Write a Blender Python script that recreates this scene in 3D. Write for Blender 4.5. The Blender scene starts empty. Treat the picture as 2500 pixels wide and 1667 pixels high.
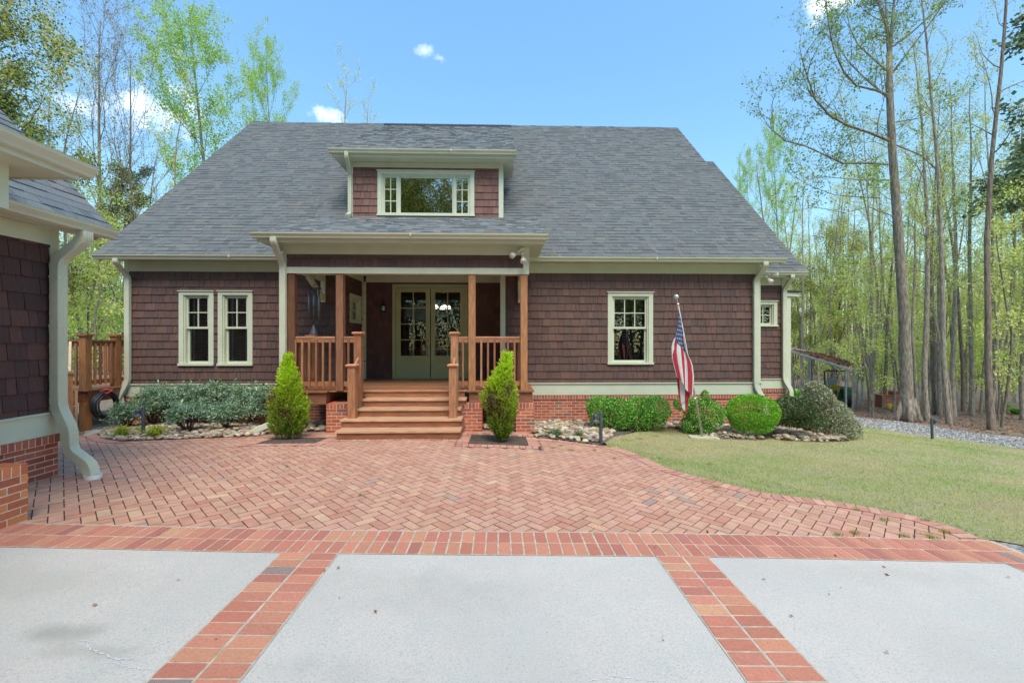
import bpy, math, random
import numpy as np
from mathutils import Vector, Matrix
S_ = bpy.context.scene
C = S_.collection
A = math.atan(0.0274)            # the camera is turned a little to the right of square-on
CAMZ = 1.70
FPX = 1042.0                     # focal length in pixels of a 2500-pixel-wide frame
# ---------------------------------------------------------------- camera
cd = bpy.data.cameras.new("camera"); cam = bpy.data.objects.new("camera", cd); C.objects.link(cam)
cd.sensor_width = 36; cd.lens = 36*FPX/2500; cd.clip_start = 0.05; cd.clip_end = 2000
cam.location = (0, 0, CAMZ); cam.rotation_euler = (math.pi/2, 0, -A)
S_.camera = cam
# ---------------------------------------------------------------- sky, sun, exposure
SUN_EL, SUN_AZ = math.radians(58), math.radians(168)     # azimuth from +Y, clockwise: behind the camera, to the right
w = bpy.data.worlds.new("World"); S_.world = w; w.use_nodes = True
nt = w.node_tree; nt.nodes.clear()
def N(nt, t, **kw):
    n = nt.nodes.new(t)
    for k, v in kw.items(): setattr(n, k, v)
    return n
wo = N(nt, 'ShaderNodeOutputWorld'); bg = N(nt, 'ShaderNodeBackground'); bg.inputs[1].default_value = 0.15
sky = N(nt, 'ShaderNodeTexSky', sky_type='NISHITA', sun_disc=False, sun_elevation=SUN_EL, sun_rotation=SUN_AZ,
        air_density=1.2, dust_density=0.35, ozone_density=1.6, altitude=100)
geo = N(nt, 'ShaderNodeTexCoord')
def vm(op, a, b=None):
    n = N(nt, 'ShaderNodeVectorMath', operation=op)
    nt.links.new(a, n.inputs[0])
    if b is not None:
        if hasattr(b, 'links'): nt.links.new(b, n.inputs[1])
        else: n.inputs[1].default_value = b
    return n
def mt(op, a, b, clamp=False):
    n = N(nt, 'ShaderNodeMath', operation=op, use_clamp=clamp)
    for i, v in enumerate((a, b)):
        if hasattr(v, 'links'): nt.links.new(v, n.inputs[i])
        elif v is not None: n.inputs[i].default_value = v
    return n.outputs[0]
nz = N(nt, 'ShaderNodeTexNoise'); nz.inputs['Scale'].default_value = 22; nz.inputs['Detail'].default_value = 7
nz.inputs['Roughness'].default_value = 0.62
nt.links.new(geo.outputs['Generated'], nz.inputs['Vector'])
def pdir(px, py):
    r, up = (px-1250)/FPX, (833.5-py)/FPX
    v = Vector((r*math.cos(A)+math.sin(A), -r*math.sin(A)+math.cos(A), up)); return v.normalized()
tot = None
for (px, py, rad, amt) in [(1040, 125, .022, .5), (1075, 143, .02, .5), (360, 265, .075, .8), (2025, 2, .04, 1.0), (1985, 60, .014, .4), (800, 285, .03, .8), (190, 260, .035, .6)]:
    d = vm('SUBTRACT', geo.outputs['Generated'], pdir(px, py))
    d2 = vm('MULTIPLY', d.outputs[0], (1, 1, 1.9))
    l = N(nt, 'ShaderNodeVectorMath', operation='LENGTH'); nt.links.new(d2.outputs[0], l.inputs[0])
    q = mt('DIVIDE', l.outputs['Value'], rad)
    q = mt('SUBTRACT', 1.0, q)
    n2 = mt('MULTIPLY', mt('SUBTRACT', nz.outputs['Fac'], 0.5), 3.4)
    q = mt('MULTIPLY', mt('ADD', q, n2), amt*.95, True)
    q = mt('MULTIPLY', q, mt('MULTIPLY', mt('SUBTRACT', 1.5, mt('DIVIDE', l.outputs['Value'], rad)), 2.0, True), True)
    tot = q if tot is None else mt('MAXIMUM', tot, q)
mx = N(nt, 'ShaderNodeMix', data_type='RGBA'); mx.inputs[7].default_value = (5.2, 5.5, 6.0, 1)
hs = N(nt, 'ShaderNodeHueSaturation'); hs.inputs['Saturation'].default_value = 1.12; hs.inputs['Value'].default_value = 1.0
nt.links.new(sky.outputs[0], hs.inputs['Color'])
sep = N(nt, 'ShaderNodeSeparateXYZ'); nt.links.new(geo.outputs['Generated'], sep.inputs[0])
el = N(nt, 'ShaderNodeMapRange'); el.inputs[1].default_value = 0; el.inputs[2].default_value = .62; el.inputs[3].default_value = .62; el.inputs[4].default_value = 1.0; nt.links.new(sep.outputs[2], el.inputs[0])
tn = vm('MULTIPLY', hs.outputs[0], (.90, 1.015, .95)); dm = N(nt, 'ShaderNodeVectorMath', operation='SCALE'); nt.links.new(tn.outputs[0], dm.inputs[0]); nt.links.new(el.outputs[0], dm.inputs['Scale'])   # thin the bright band of air at the horizon
nt.links.new(tot, mx.inputs[0]); nt.links.new(dm.outputs[0], mx.inputs[6])
nt.links.new(mx.outputs[2], bg.inputs[0]); nt.links.new(bg.outputs[0], wo.inputs[0])
sl = bpy.data.lights.new("sun", 'SUN'); sl.energy = 1.7; sl.angle = math.radians(32); sl.color = (1, .90, .74)
so = bpy.data.objects.new("sun", sl); C.objects.link(so)
sd = Vector((math.sin(SUN_AZ)*math.cos(SUN_EL), math.cos(SUN_AZ)*math.cos(SUN_EL), math.sin(SUN_EL)))
so.rotation_euler = (-sd).to_track_quat('-Z', 'Y').to_euler()
S_.view_settings.view_transform = 'Standard'; S_.view_settings.look = 'None'
S_.view_settings.exposure = 1.22; S_.view_settings.gamma = 1
S_.cycles.max_bounces = 8; S_.cycles.transparent_max_bounces = 16
# ---------------------------------------------------------------- ground height: H = metres below the camera, through measured points
CP = [(-14,-6,1.35),(-8,-6,1.46),(0,-6,1.70),(8,-6,1.95),(-8,0,1.47),(-4,0,1.58),(0,0,1.70),(4,0,1.82),(8,0,1.98),(-4,3.8,1.58),(0,3.8,1.70),(4,3.8,1.82),(-5.4,5.4,1.60),
 (-2,5.5,1.67),(2,5.5,1.76),(-6.2,7.4,1.74),(-3,7.4,1.70),(-.8,7.4,1.705),(1,7.6,1.80),(-7.5,8.4,1.83),(-3,8.5,1.79),(0,8.5,1.795),(2.1,7.7,1.85),(-8.8,9.3,1.90),
 (-6,10.2,1.92),(-2,10.2,1.94),(2,10.2,1.95),(5,10.2,2.0),(4.5,7.8,1.96),(7.1,9.6,2.12),(8.6,9.3,2.2),(6.5,4.5,1.95),(9,6.5,2.25),(12,4,2.25),(11.7,11.3,2.65),(13.5,14.5,2.75),
 (16,13.6,2.85),(17,21,3.5),(22,24,3.65),(12,24,3.55),(30,30,4.0),(22,12,3.1),(20,4,2.6),(40,12,3.8),(50,60,4.8),(20,60,4.6),(0,60,3.8),(-10,13,2.0),(-14,12,2.1),(-20,25,2.8),
 (-30,60,3.6),(-18,4,1.6),(-40,20,2.6),(7,13,2.35),(0,20,2.4),(10,17,3.0),(-7,7,1.72),(60,-10,3.0),(-60,-10,1.5),(0,-40,1.8),(120,120,7),(-120,120,5),(120,-60,5),(-120,-60,2)]
_P = np.array(CP, float)
def _phi(r2): return np.sqrt(r2 + 4.0)
_K = _phi(((_P[:,None,:2]-_P[None,:,:2])**2).sum(-1))
_n = len(_P); _M = np.zeros((_n+3, _n+3)); _M[:_n,:_n] = _K - np.eye(_n)*0.05
_M[:_n,_n] = 1; _M[:_n,_n+1:] = _P[:,:2]; _M[_n,:_n] = 1; _M[_n+1:,:_n] = _P[:,:2].T
_W = np.linalg.solve(_M, np.r_[_P[:,2], 0, 0, 0])
def gza(x, y):
    x = np.asarray(x, float); y = np.asarray(y, float)
    r2 = (x[...,None]-_P[:,0])**2 + (y[...,None]-_P[:,1])**2
    return CAMZ - (_phi(r2) @ _W[:_n] + _W[_n] + _W[_n+1]*x + _W[_n+2]*y)
def gz(x, y): return float(gza(x, y))
def ray(px, py):
    r, up = (px-1250)/FPX, (833.5-py)/FPX
    return Vector((r*math.cos(A)+math.sin(A), -r*math.sin(A)+math.cos(A), up))      # one unit of depth
def at(px, py, d):                                # a measured direction at depth d
    v = ray(px, py); return Vector((v.x*d, v.y*d, CAMZ+v.z*d))
def G(px, py):                                    # where a measured sight line meets the ground
    v = ray(px, py); lo = .5; hi = None; d = .5
    while d < 300:
        if CAMZ+v.z*d < gz(v.x*d, v.y*d): hi = d; break
        lo = d; d *= 1.06
    if hi is None: hi = 60; lo = 60
    for _ in range(24):
        m = (lo+hi)/2
        if CAMZ+v.z*m < gz(v.x*m, v.y*m): hi = m
        else: lo = m
    return Vector((v.x*hi, v.y*hi, gz(v.x*hi, v.y*hi)))
def onY(px, py, Y):                               # where it meets the plane y = Y
    v = ray(px, py); t = Y/v.y; return Vector((v.x*t, Y, CAMZ+v.z*t))
# ---------------------------------------------------------------- materials
def lin(c):
    return tuple(((x/255)/12.92 if x/255 <= .04045 else ((x/255+.055)/1.055)**2.4) for x in c)
def lerp(a, b, t): return tuple(a[i]+(b[i]-a[i])*t for i in range(3))
MATS = {}
def mat(name, col=(.5,.5,.5), rough=.7, scale=8, amt=.25, bump=.0, bscale=60, attr=False, metal=0, spec=.5, stretch=None, col2=None, trans=0, detail=5, dark=None):
    m = bpy.data.materials.new(name); m.use_nodes = True; t = m.node_tree; p = t.nodes['Principled BSDF']
    p.inputs['Roughness'].default_value = rough; p.inputs['Metallic'].default_value = metal
    p.inputs['Specular IOR Level'].default_value = spec
    tc = N(t, 'ShaderNodeTexCoord'); mp = N(t, 'ShaderNodeMapping')
    t.links.new(tc.outputs['Object'], mp.inputs[0])
    if stretch: mp.inputs['Scale'].default_value = stretch
    n = N(t, 'ShaderNodeTexNoise'); n.inputs['Scale'].default_value = scale; n.inputs['Detail'].default_value = detail
    t.links.new(mp.outputs[0], n.inputs['Vector'])
    rp = N(t, 'ShaderNodeMapRange'); rp.inputs[1].default_value = .3; rp.inputs[2].default_value = .7
    t.links.new(n.outputs['Fac'], rp.inputs[0])
    if attr:
        a = N(t, 'ShaderNodeAttribute', attribute_name='Col')
        rp.inputs[3].default_value = 1-amt; rp.inputs[4].default_value = 1+amt
        mm = N(t, 'ShaderNodeVectorMath', operation='SCALE')
        t.links.new(a.outputs['Color'], mm.inputs[0]); t.links.new(rp.outputs[0], mm.inputs['Scale']); out = mm.outputs[0]
    else:
        c2 = col2 or tuple(min(1, c*(1+amt)) for c in col); c1 = col if col2 else tuple(c*(1-amt) for c in col)
        mm = N(t, 'ShaderNodeMix', data_type='RGBA'); mm.inputs[6].default_value = (*c1, 1); mm.inputs[7].default_value = (*c2, 1)
        t.links.new(rp.outputs[0], mm.inputs[0]); out = mm.outputs[2]
    if dark:       # speckle: (scale, threshold, colour)
        v = N(t, 'ShaderNodeTexNoise'); v.inputs['Scale'].default_value = dark[0]; v.inputs['Detail'].default_value = 2
        t.links.new(tc.outputs['Object'], v.inputs['Vector'])
        r2 = N(t, 'ShaderNodeMapRange'); r2.inputs[1].default_value = dark[1]; r2.inputs[2].default_value = dark[1]+.05
        t.links.new(v.outputs['Fac'], r2.inputs[0])
        m2 = N(t, 'ShaderNodeMix', data_type='RGBA'); m2.inputs[7].default_value = (*dark[2], 1)
        t.links.new(r2.outputs[0], m2.inputs[0]); t.links.new(out, m2.inputs[6]); out = m2.outputs[2]
    t.links.new(out, p.inputs['Base Color'])
    if bump:
        b = N(t, 'ShaderNodeBump'); b.inputs['Strength'].default_value = 1; b.inputs['Distance'].default_value = bump
        bn = N(t, 'ShaderNodeTexNoise'); bn.inputs['Scale'].default_value = bscale; bn.inputs['Detail'].default_value = 4
        t.links.new(mp.outputs[0], bn.inputs['Vector']); t.links.new(bn.outputs['Fac'], b.inputs['Height'])
        t.links.new(b.outputs[0], p.inputs['Normal'])
    if trans:      # leaves let light through
        tr = N(t, 'ShaderNodeBsdfTranslucent'); ms = N(t, 'ShaderNodeMixShader'); ms.inputs[0].default_value = trans
        t.links.new(out, tr.inputs[0]); t.links.new(p.outputs[0], ms.inputs[1]); t.links.new(tr.outputs[0], ms.inputs[2])
        t.links.new(ms.outputs[0], t.nodes['Material Output'].inputs[0])
    MATS[name] = m; return m
def emis(name, col, s):
    m = bpy.data.materials.new(name); m.use_nodes = True; p = m.node_tree.nodes['Principled BSDF']
    p.inputs['Base Color'].default_value = (*col, 1); p.inputs['Emission Color'].default_value = (*col, 1); p.inputs['Emission Strength'].default_value = s
    return m
TRIM = mat('pale_green_paint', (.57,.60,.46), .45, 3, .05, .0006, 30, stretch=(1,1,1))
TRIMW = mat('pale_green_gutter_metal', (.55,.56,.43), .3, 2.5, .06)
DOORP = mat('green_door_paint', (.40,.44,.24), .4, 2, .06)
SHING = mat('cedar_shingle_stain', rough=.8, scale=9, amt=.14, bump=.001, bscale=30, attr=True, stretch=(5,5,.7))
ROOF = mat('asphalt_shingle', rough=.92, scale=70, amt=.25, bump=.002, bscale=260, attr=True, spec=.25)
BRICK = mat('clay_brick', rough=.9, scale=70, amt=.12, bump=.0015, bscale=120, attr=True, spec=.2, dark=(90,.70,(.14,.06,.045)))
PAVER = mat('clay_paver', rough=.85, scale=9, amt=.12, bump=.0008, bscale=120, attr=True, spec=.3, dark=(160,.68,(.2,.09,.07)))
MORTARG = mat('paving_mortar', (.47,.40,.31), .95, 14, .25, .002, 120)
MORTAR = mat('mortar', (.66,.57,.45), .95, 30, .15, .002, 120)
JOINT = mat('sandy_joint', (.075,.04,.03), .95, 12, .4)
WOOD = mat('stained_cedar_wood', rough=.55, scale=5, amt=.28, bump=.001, bscale=20, attr=True, stretch=(7,7,.9))
WOODH = mat('stained_cedar_boards', rough=.5, scale=5, amt=.28, bump=.001, bscale=20, attr=True, stretch=(.9,7,7))
BLACK = mat('black_metal', (.018,.022,.028), .5, 6, .2)
LAMPM = mat('charcoal_lamp_metal', (.06,.07,.085), .55, 5, .1)
GALV = mat('galvanised_steel', (.30,.33,.34), .5, 4, .2, metal=.3)
ALU = mat('weathered_aluminium', (.48,.45,.36), .5, 9, .15, metal=.3)
BALL = mat('polished_silver', (.75,.74,.72), .25, 9, .1, metal=.8)
LEAF = mat('leaf', rough=.55, scale=3, amt=.1, attr=True, spec=.3, trans=.5)
GLOSSLEAF = mat('glossy_leaf', rough=.38, scale=3, amt=.1, attr=True, spec=.5, trans=.2)
BARK = mat('bark', rough=.95, scale=5, amt=.5, bump=.03, bscale=14, attr=True, stretch=(4,4,.8), spec=.15, dark=(3.4,.64,(.30,.33,.25)), detail=10)
TWIG = mat('twig_bark', rough=.95, scale=4, amt=.2, attr=True, spec=.2)
STONE = mat('river_stone', rough=.85, scale=12, amt=.22, bump=.002, bscale=50, attr=True, spec=.3)
SOIL = mat('bare_soil', (.10,.075,.055), .98, 14, .45, .02, 60)
DARKROOM = mat('dark_room', (.035,.03,.028), .9, 2, .2)
def glass(name, k=.12, tint=(.75,.78,.76)):
    m = bpy.data.materials.new(name); m.use_nodes = True; t = m.node_tree; t.nodes.clear()
    o = N(t, 'ShaderNodeOutputMaterial'); g = N(t, 'ShaderNodeBsdfGlossy'); g.inputs['Roughness'].default_value = .0
    g.inputs[0].default_value = (.95,1,.97,1)
    tr = N(t, 'ShaderNodeBsdfTransparent'); tr.inputs[0].default_value = (*tint, 1)
    f = N(t, 'ShaderNodeFresnel'); f.inputs[0].default_value = 1.5
    a = N(t, 'ShaderNodeMath', operation='ADD'); a.inputs[1].default_value = k; t.links.new(f.outputs[0], a.inputs[0])
    ms = N(t, 'ShaderNodeMixShader'); t.links.new(a.outputs[0], ms.inputs[0]); t.links.new(tr.outputs[0], ms.inputs[1]); t.links.new(g.outputs[0], ms.inputs[2])
    bp = N(t, 'ShaderNodeBump'); bp.inputs['Distance'].default_value = .0012
    n = N(t, 'ShaderNodeTexNoise'); n.inputs['Scale'].default_value = 1.6
    tc = N(t, 'ShaderNodeTexCoord'); t.links.new(tc.outputs['Object'], n.inputs['Vector']); t.links.new(n.outputs['Fac'], bp.inputs['Height']); t.links.new(bp.outputs[0], g.inputs['Normal'])
    t.links.new(ms.outputs[0], o.inputs[0]); return m
GLASS = glass('window_glass'); GLASSD = glass('reflecting_window_glass', .36, (.4,.42,.4)); GLASSDOOR = glass('door_glass', .03, (.85,.87,.85))
# ---------------------------------------------------------------- mesh building
class MB:
    def __init__(s): s.v = []; s.f = []; s.c = []; s.k = (.5,.5,.5)
    def poly(s, pts, col=None):
        i = len(s.v); s.v += [tuple(p) for p in pts]; s.f.append(tuple(range(i, i+len(pts)))); s.c.append(col or s.k)
    def hexa(s, P, col=None):      # P: 8 points, bottom 4 then top 4
        i = len(s.v); s.v += [tuple(p) for p in P]; col = col or s.k
        for f in ((3,2,1,0),(4,5,6,7),(0,1,5,4),(1,2,6,5),(2,3,7,6),(3,0,4,7)): s.f.append(tuple(i+j for j in f)); s.c.append(col)
    def box(s, x0, x1, y0, y1, z0, z1, col=None):
        s.hexa([(x0,y0,z0),(x1,y0,z0),(x1,y1,z0),(x0,y1,z0),(x0,y0,z1),(x1,y0,z1),(x1,y1,z1),(x0,y1,z1)], col)
    def tube(s, pts, rad, n=8, col=None, cap=True):
        col = col or s.k; pts = [Vector(p) for p in pts]
        if not hasattr(rad, '__len__'): rad = [rad]*len(pts)
        prev = None; rings = []
        for i, p in enumerate(pts):
            t = (pts[min(i+1, len(pts)-1)] - pts[max(i-1, 0)]).normalized()
            if prev is None: a = t.orthogonal().normalized()
            else: a = (prev - t*prev.dot(t)); a = a.normalized() if a.length > 1e-6 else t.orthogonal().normalized()
            prev = a; b = t.cross(a); k = len(s.v)
            for j in range(n):
                th = 2*math.pi*j/n; s.v.append(tuple(p + (a*math.cos(th)+b*math.sin(th))*rad[i]))
            rings.append(k)
        for r0, r1 in zip(rings, rings[1:]):
            for j in range(n): s.f.append((r0+j, r0+(j+1)%n, r1+(j+1)%n, r1+j)); s.c.append(col)
        if cap and n > 3:
            s.f.append(tuple(rings[0]+j for j in range(n))[::-1]); s.f.append(tuple(rings[-1]+j for j in range(n))); s.c += [col, col]
    def sweep(s, pts, prof, side, col=None):     # prof: (a along side, b along side x tangent)
        col = col or s.k; pts = [Vector(p) for p in pts]; side = Vector(side).normalized(); rings = []; n = len(prof)
        for i, p in enumerate(pts):
            t0 = (pts[i]-pts[i-1]).normalized() if i else (pts[1]-pts[0]).normalized()
            t1 = (pts[i+1]-pts[i]).normalized() if i < len(pts)-1 else t0
            t = (t0+t1).normalized(); k = 1/max(.5, t.dot(t0)); b = t.cross(side).normalized(); rings.append(len(s.v))
            for (u, q) in prof: s.v.append(tuple(p + side*u + b*q*k))
        for r0, r1 in zip(rings, rings[1:]):
            for j in range(n): s.f.append((r0+j, r0+(j+1)%n, r1+(j+1)%n, r1+j)); s.c.append(col)
        s.f.append(tuple(rings[0]+j for j in range(n))[::-1]); s.f.append(tuple(rings[-1]+j for j in range(n))); s.c += [col, col]
    def lathe(s, base, prof, n=16, col=None):    # prof: (radius, z)
        col = col or s.k; b = Vector(base); rings = []
        for r, z in prof:
            rings.append(len(s.v))
            for j in range(n):
                th = 2*math.pi*j/n; s.v.append((b.x+r*math.cos(th), b.y+r*math.sin(th), b.z+z))
        for r0, r1 in zip(rings, rings[1:]):
            for j in range(n): s.f.append((r0+j, r0+(j+1)%n, r1+(j+1)%n, r1+j)); s.c.append(col)
    def build(s, name, m, parent=None, smooth=False):
        me = bpy.data.meshes.new(name); me.from_pydata(s.v, [], s.f); me.materials.append(m)
        at_ = me.attributes.new('Col', 'FLOAT_COLOR', 'FACE')
        c = np.ones((len(s.c), 4), np.float32); c[:, :3] = np.array(s.c, np.float32).reshape(-1, 3); at_.data.foreach_set('color', c.ravel())
        if smooth: me.polygons.foreach_set('use_smooth', [True]*len(me.polygons))
        me.update(); return link(name, me, parent)
def build_each(s, name, m, parent=None, per=1):    # one object for every `per` hexahedra
    out = []
    for i in range(0, len(s.f), 6*per):
        b = MB(); j = (i//6)*8; b.v = s.v[j:j+8*per]; b.f = [tuple(k-j for k in f) for f in s.f[i:i+6*per]]; b.c = s.c[i:i+6*per]
        out.append(b.build(name, m, parent))
    return out
def link(name, me, parent=None):
    o = bpy.data.objects.new(name, me); C.objects.link(o)
    if parent is not None:
        o.parent = parent
        if parent.type == 'EMPTY' and not parent.get('_local'): o.matrix_parent_inverse = Matrix.Translation(parent.location).inverted()
    return o
def quads(name, V, Cc, m, parent=None, nv=4):     # V: (n*nv,3) array, Cc: (n,3)
    n = len(V)//nv; me = bpy.data.meshes.new(name)
    me.vertices.add(n*nv); me.loops.add(n*nv); me.polygons.add(n)
    me.vertices.foreach_set('co', np.ascontiguousarray(V, np.float32).ravel())
    me.loops.foreach_set('vertex_index', np.arange(n*nv, dtype=np.int32))
    me.polygons.foreach_set('loop_start', np.arange(0, n*nv, nv, dtype=np.int32))
    me.polygons.foreach_set('loop_total', np.full(n, nv, np.int32))
    me.materials.append(m); a = me.attributes.new('Col', 'FLOAT_COLOR', 'FACE')
    c = np.ones((n, 4), np.float32); c[:, :3] = Cc; a.data.foreach_set('color', c.ravel()); me.update()
    return link(name, me, parent)
def tag(o, label=None, cat=None, group=None, kind=None):
    for k, v in (('label', label), ('category', cat), ('group', group), ('kind', kind)):
        if v: o[k] = v
    return o
def thing(name, loc, label, cat, group=None, local=False):
    o = bpy.data.objects.new(name, None); C.objects.link(o); o.location = loc; o.empty_display_size = .2
    if local: o['_local'] = 1
    return tag(o, label, cat, group)
def copy_tree(o, loc, rz=0, sc=1, label=None, group=None):
    c = o.copy(); C.objects.link(c); c.location = loc; c.rotation_euler = (0, 0, rz); c.scale = (sc, sc, sc) if not hasattr(sc, '__len__') else sc
    if label: c['label'] = label
    if group: c['group'] = group
    for ch in o.children:
        d = ch.copy(); C.objects.link(d); d.parent = c
        for g in ch.children:
            e = g.copy(); C.objects.link(e); e.parent = d
    return c
rnd = random.Random(7)
def jit(c, a, r=rnd):
    k = 1+r.uniform(-a, a); return tuple(max(0, x*k*(1+r.uniform(-a*.25, a*.25))) for x in c)
# ================================================================ the ground and its surfaces
import bmesh
from mathutils.geometry import tessellate_polygon
def inpoly(P, poly):
    x, y = P[:, 0], P[:, 1]; r = np.zeros(len(P), bool); q = poly[-1]
    for p in poly:
        c = ((p[1] > y) != (q[1] > y)) & (x < (q[0]-p[0])*(y-p[1])/((q[1]-p[1]) or 1e-9)+p[0]); r ^= c; q = p
    return r
def dedge(P, poly):
    d = np.full(len(P), 1e9); q = np.array(poly[-1][:2], float)
    for p in poly:
        p = np.array(p[:2], float); e = p-q; L = max(1e-9, (e*e).sum()); t = np.clip(((P-q)@e)/L, 0, 1)
        d = np.minimum(d, np.hypot(*(P-q-t[:, None]*e).T)); q = p
    return d
def sheet(name, poly, off, m, res=.5, kind='structure'):
    bm = bmesh.new(); vs = [bm.verts.new((p[0], p[1], 0)) for p in poly]
    for tri in tessellate_polygon([[Vector((p[0], p[1], 0)) for p in poly]]):
        try: bm.faces.new([vs[i] for i in tri])
        except ValueError: pass
    xs = [p[0] for p in poly]; ys = [p[1] for p in poly]
    for ax, lo, hi in ((0, min(xs), max(xs)), (1, min(ys), max(ys))):
        v = math.ceil(lo/res)*res
        while v < hi:
            n = [0, 0, 0]; n[ax] = 1; c = [0, 0, 0]; c[ax] = v
            bmesh.ops.bisect_plane(bm, geom=bm.verts[:]+bm.edges[:]+bm.faces[:], plane_co=c, plane_no=n); v += res
    z = gza([v.co.x for v in bm.verts], [v.co.y for v in bm.verts])
    for v, h in zip(bm.verts, z): v.co.z = h+off
    bmesh.ops.recalc_face_normals(bm, faces=bm.faces)
    if sum(f.normal.z for f in bm.faces) < 0: bmesh.ops.reverse_faces(bm, faces=bm.faces)
    me = bpy.data.meshes.new(name); bm.to_mesh(me); bm.free(); me.materials.append(m)
    me.polygons.foreach_set('use_smooth', [True]*len(me.polygons)); o = link(name, me); o['kind'] = kind; return o
def P2(l): return [(p.x, p.y) for p in l]
def nodemix(name, c, rough=.95, bump=(.02, 40), spec=.2):
    """material mixing a list of (scale, lo, hi, colour) noise layers over a base colour"""
    m = bpy.data.materials.new(name); m.use_nodes = True; t = m.node_tree; p = t.nodes['Principled BSDF']
    p.inputs['Roughness'].default_value = rough; p.inputs['Specular IOR Level'].default_value = spec
    tc = N(t, 'ShaderNodeTexCoord'); out = None
    for i, l in enumerate(c):
        if i == 0: col = l; continue
        sc, lo, hi, cc = l[:4]; n = N(t, 'ShaderNodeTexNoise'); n.inputs['Scale'].default_value = sc; n.inputs['Detail'].default_value = 6
        if len(l) > 4:
            mp = N(t, 'ShaderNodeMapping'); mp.inputs['Scale'].default_value = l[4]; mp.inputs['Rotation'].default_value = (0, 0, -.5); t.links.new(tc.outputs['Object'], mp.inputs[0]); t.links.new(mp.outputs[0], n.inputs['Vector'])
        else: t.links.new(tc.outputs['Object'], n.inputs['Vector'])
        r = N(t, 'ShaderNodeMapRange'); r.inputs[1].default_value = lo; r.inputs[2].default_value = hi; t.links.new(n.outputs['Fac'], r.inputs[0])
        x = N(t, 'ShaderNodeMix', data_type='RGBA'); x.inputs[7].default_value = (*cc, 1); t.links.new(r.outputs[0], x.inputs[0])
        if out is None: x.inputs[6].default_value = (*col, 1)
        else: t.links.new(out, x.inputs[6])
        out = x.outputs[2]
    t.links.new(out, p.inputs['Base Color'])
    b = N(t, 'ShaderNodeBump'); b.inputs['Distance'].default_value = bump[0]; bn = N(t, 'ShaderNodeTexNoise'); bn.inputs['Scale'].default_value = bump[1]; bn.inputs['Detail'].default_value = 5
    t.links.new(tc.outputs['Object'], bn.inputs['Vector']); t.links.new(bn.outputs['Fac'], b.inputs['Height']); t.links.new(b.outputs[0], p.inputs['Normal']); return m
LITTER = nodemix('leaf_litter', [(.21,.155,.115), (9,.45,.6,(.33,.25,.19)), (30,.5,.62,(.11,.08,.058)), (55,.6,.66,(.46,.37,.30)), (.35,.6,.72,(.10,.12,.04))], bump=(.06, 22))
CONC = nodemix('broom_concrete', [(.56,.51,.455), (.7,.42,.66,(.48,.445,.40)), (3.2,.5,.72,(.49,.475,.43)), (.45,.63,.72,(.38,.365,.32)), (85,.5,.64,(.43,.42,.385)), (150,.62,.70,(.25,.24,.22)), (120,.6,.7,(.60,.585,.55))], bump=(.002, 150))
def stain(m, c, r, col, amt):
    t = m.node_tree; p = t.nodes['Principled BSDF']; old = p.inputs['Base Color'].links[0].from_socket
    tc = N(t, 'ShaderNodeTexCoord'); s = N(t, 'ShaderNodeVectorMath', operation='SUBTRACT'); s.inputs[1].default_value = c; t.links.new(tc.outputs['Object'], s.inputs[0])
    sc = N(t, 'ShaderNodeVectorMath', operation='MULTIPLY'); sc.inputs[1].default_value = (1/r[0], 1/r[1], 0); t.links.new(s.outputs[0], sc.inputs[0])
    l = N(t, 'ShaderNodeVectorMath', operation='LENGTH'); t.links.new(sc.outputs[0], l.inputs[0]); n = N(t, 'ShaderNodeTexNoise'); n.inputs['Scale'].default_value = 6; n.inputs['Detail'].default_value = 6; t.links.new(tc.outputs['Object'], n.inputs['Vector'])
    a = N(t, 'ShaderNodeMath', operation='MULTIPLY_ADD'); a.inputs[1].default_value = 1.6; t.links.new(n.outputs['Fac'], a.inputs[0]); t.links.new(l.outputs['Value'], a.inputs[2])
    q = N(t, 'ShaderNodeMapRange'); q.inputs[1].default_value = 1.9; q.inputs[2].default_value = 1.0; q.inputs[3].default_value = 0; q.inputs[4].default_value = amt; t.links.new(a.outputs[0], q.inputs[0])
    x = N(t, 'ShaderNodeMix', data_type='RGBA'); x.inputs[7].default_value = (*col, 1); t.links.new(q.outputs[0], x.inputs[0]); t.links.new(old, x.inputs[6]); t.links.new(x.outputs[2], p.inputs['Base Color'])
for px_, py_, r_1, am in ((150,1545,(.24,.09),.75),(235,1590,(.26,.08),.55),(60,1420,(.9,.25),.25),(1050,1440,(1.0,.3),.22),(2150,1400,(.8,.2),.25),(800,1640,(.5,.12),.2)):
    stain(CONC, tuple(G(px_, py_)), r_1, (.33,.315,.27), am)
LAWNM = nodemix('mown_lawn', [(.45,.41,.22), (.75,.46,.66,(.28,.35,.11),(1,1.8,1)), (2.6,.48,.68,(.48,.41,.27)), (40,.42,.66,(.40,.37,.21)), (120,.55,.7,(.20,.21,.09)), (.33,.64,.71,(.40,.30,.20))], bump=(.02, 110))
GRAVM = nodemix('grey_gravel', [(.27,.262,.25), (20,.45,.55,(.42,.41,.40)), (30,.54,.6,(.10,.098,.09)), (50,.6,.68,(.58,.57,.55)), (.8,.6,.8,(.30,.30,.2))], bump=(.04, 34))
FAR = 140
gx = sorted(set([round(v, 2) for v in np.concatenate([np.arange(-FAR, -24, 8), np.arange(-24, 34, 1.0), np.arange(34, FAR, 8)])]))
gy = sorted(set([round(v, 2) for v in np.concatenate([np.arange(-60, -8, 8), np.arange(-8, 34, 1.0), np.arange(34, FAR, 8)])]))
X, Y = np.meshgrid(gx, gy); Z = gza(X, Y)-.035
me = bpy.data.meshes.new('ground'); nx, ny = len(gx), len(gy)
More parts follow.
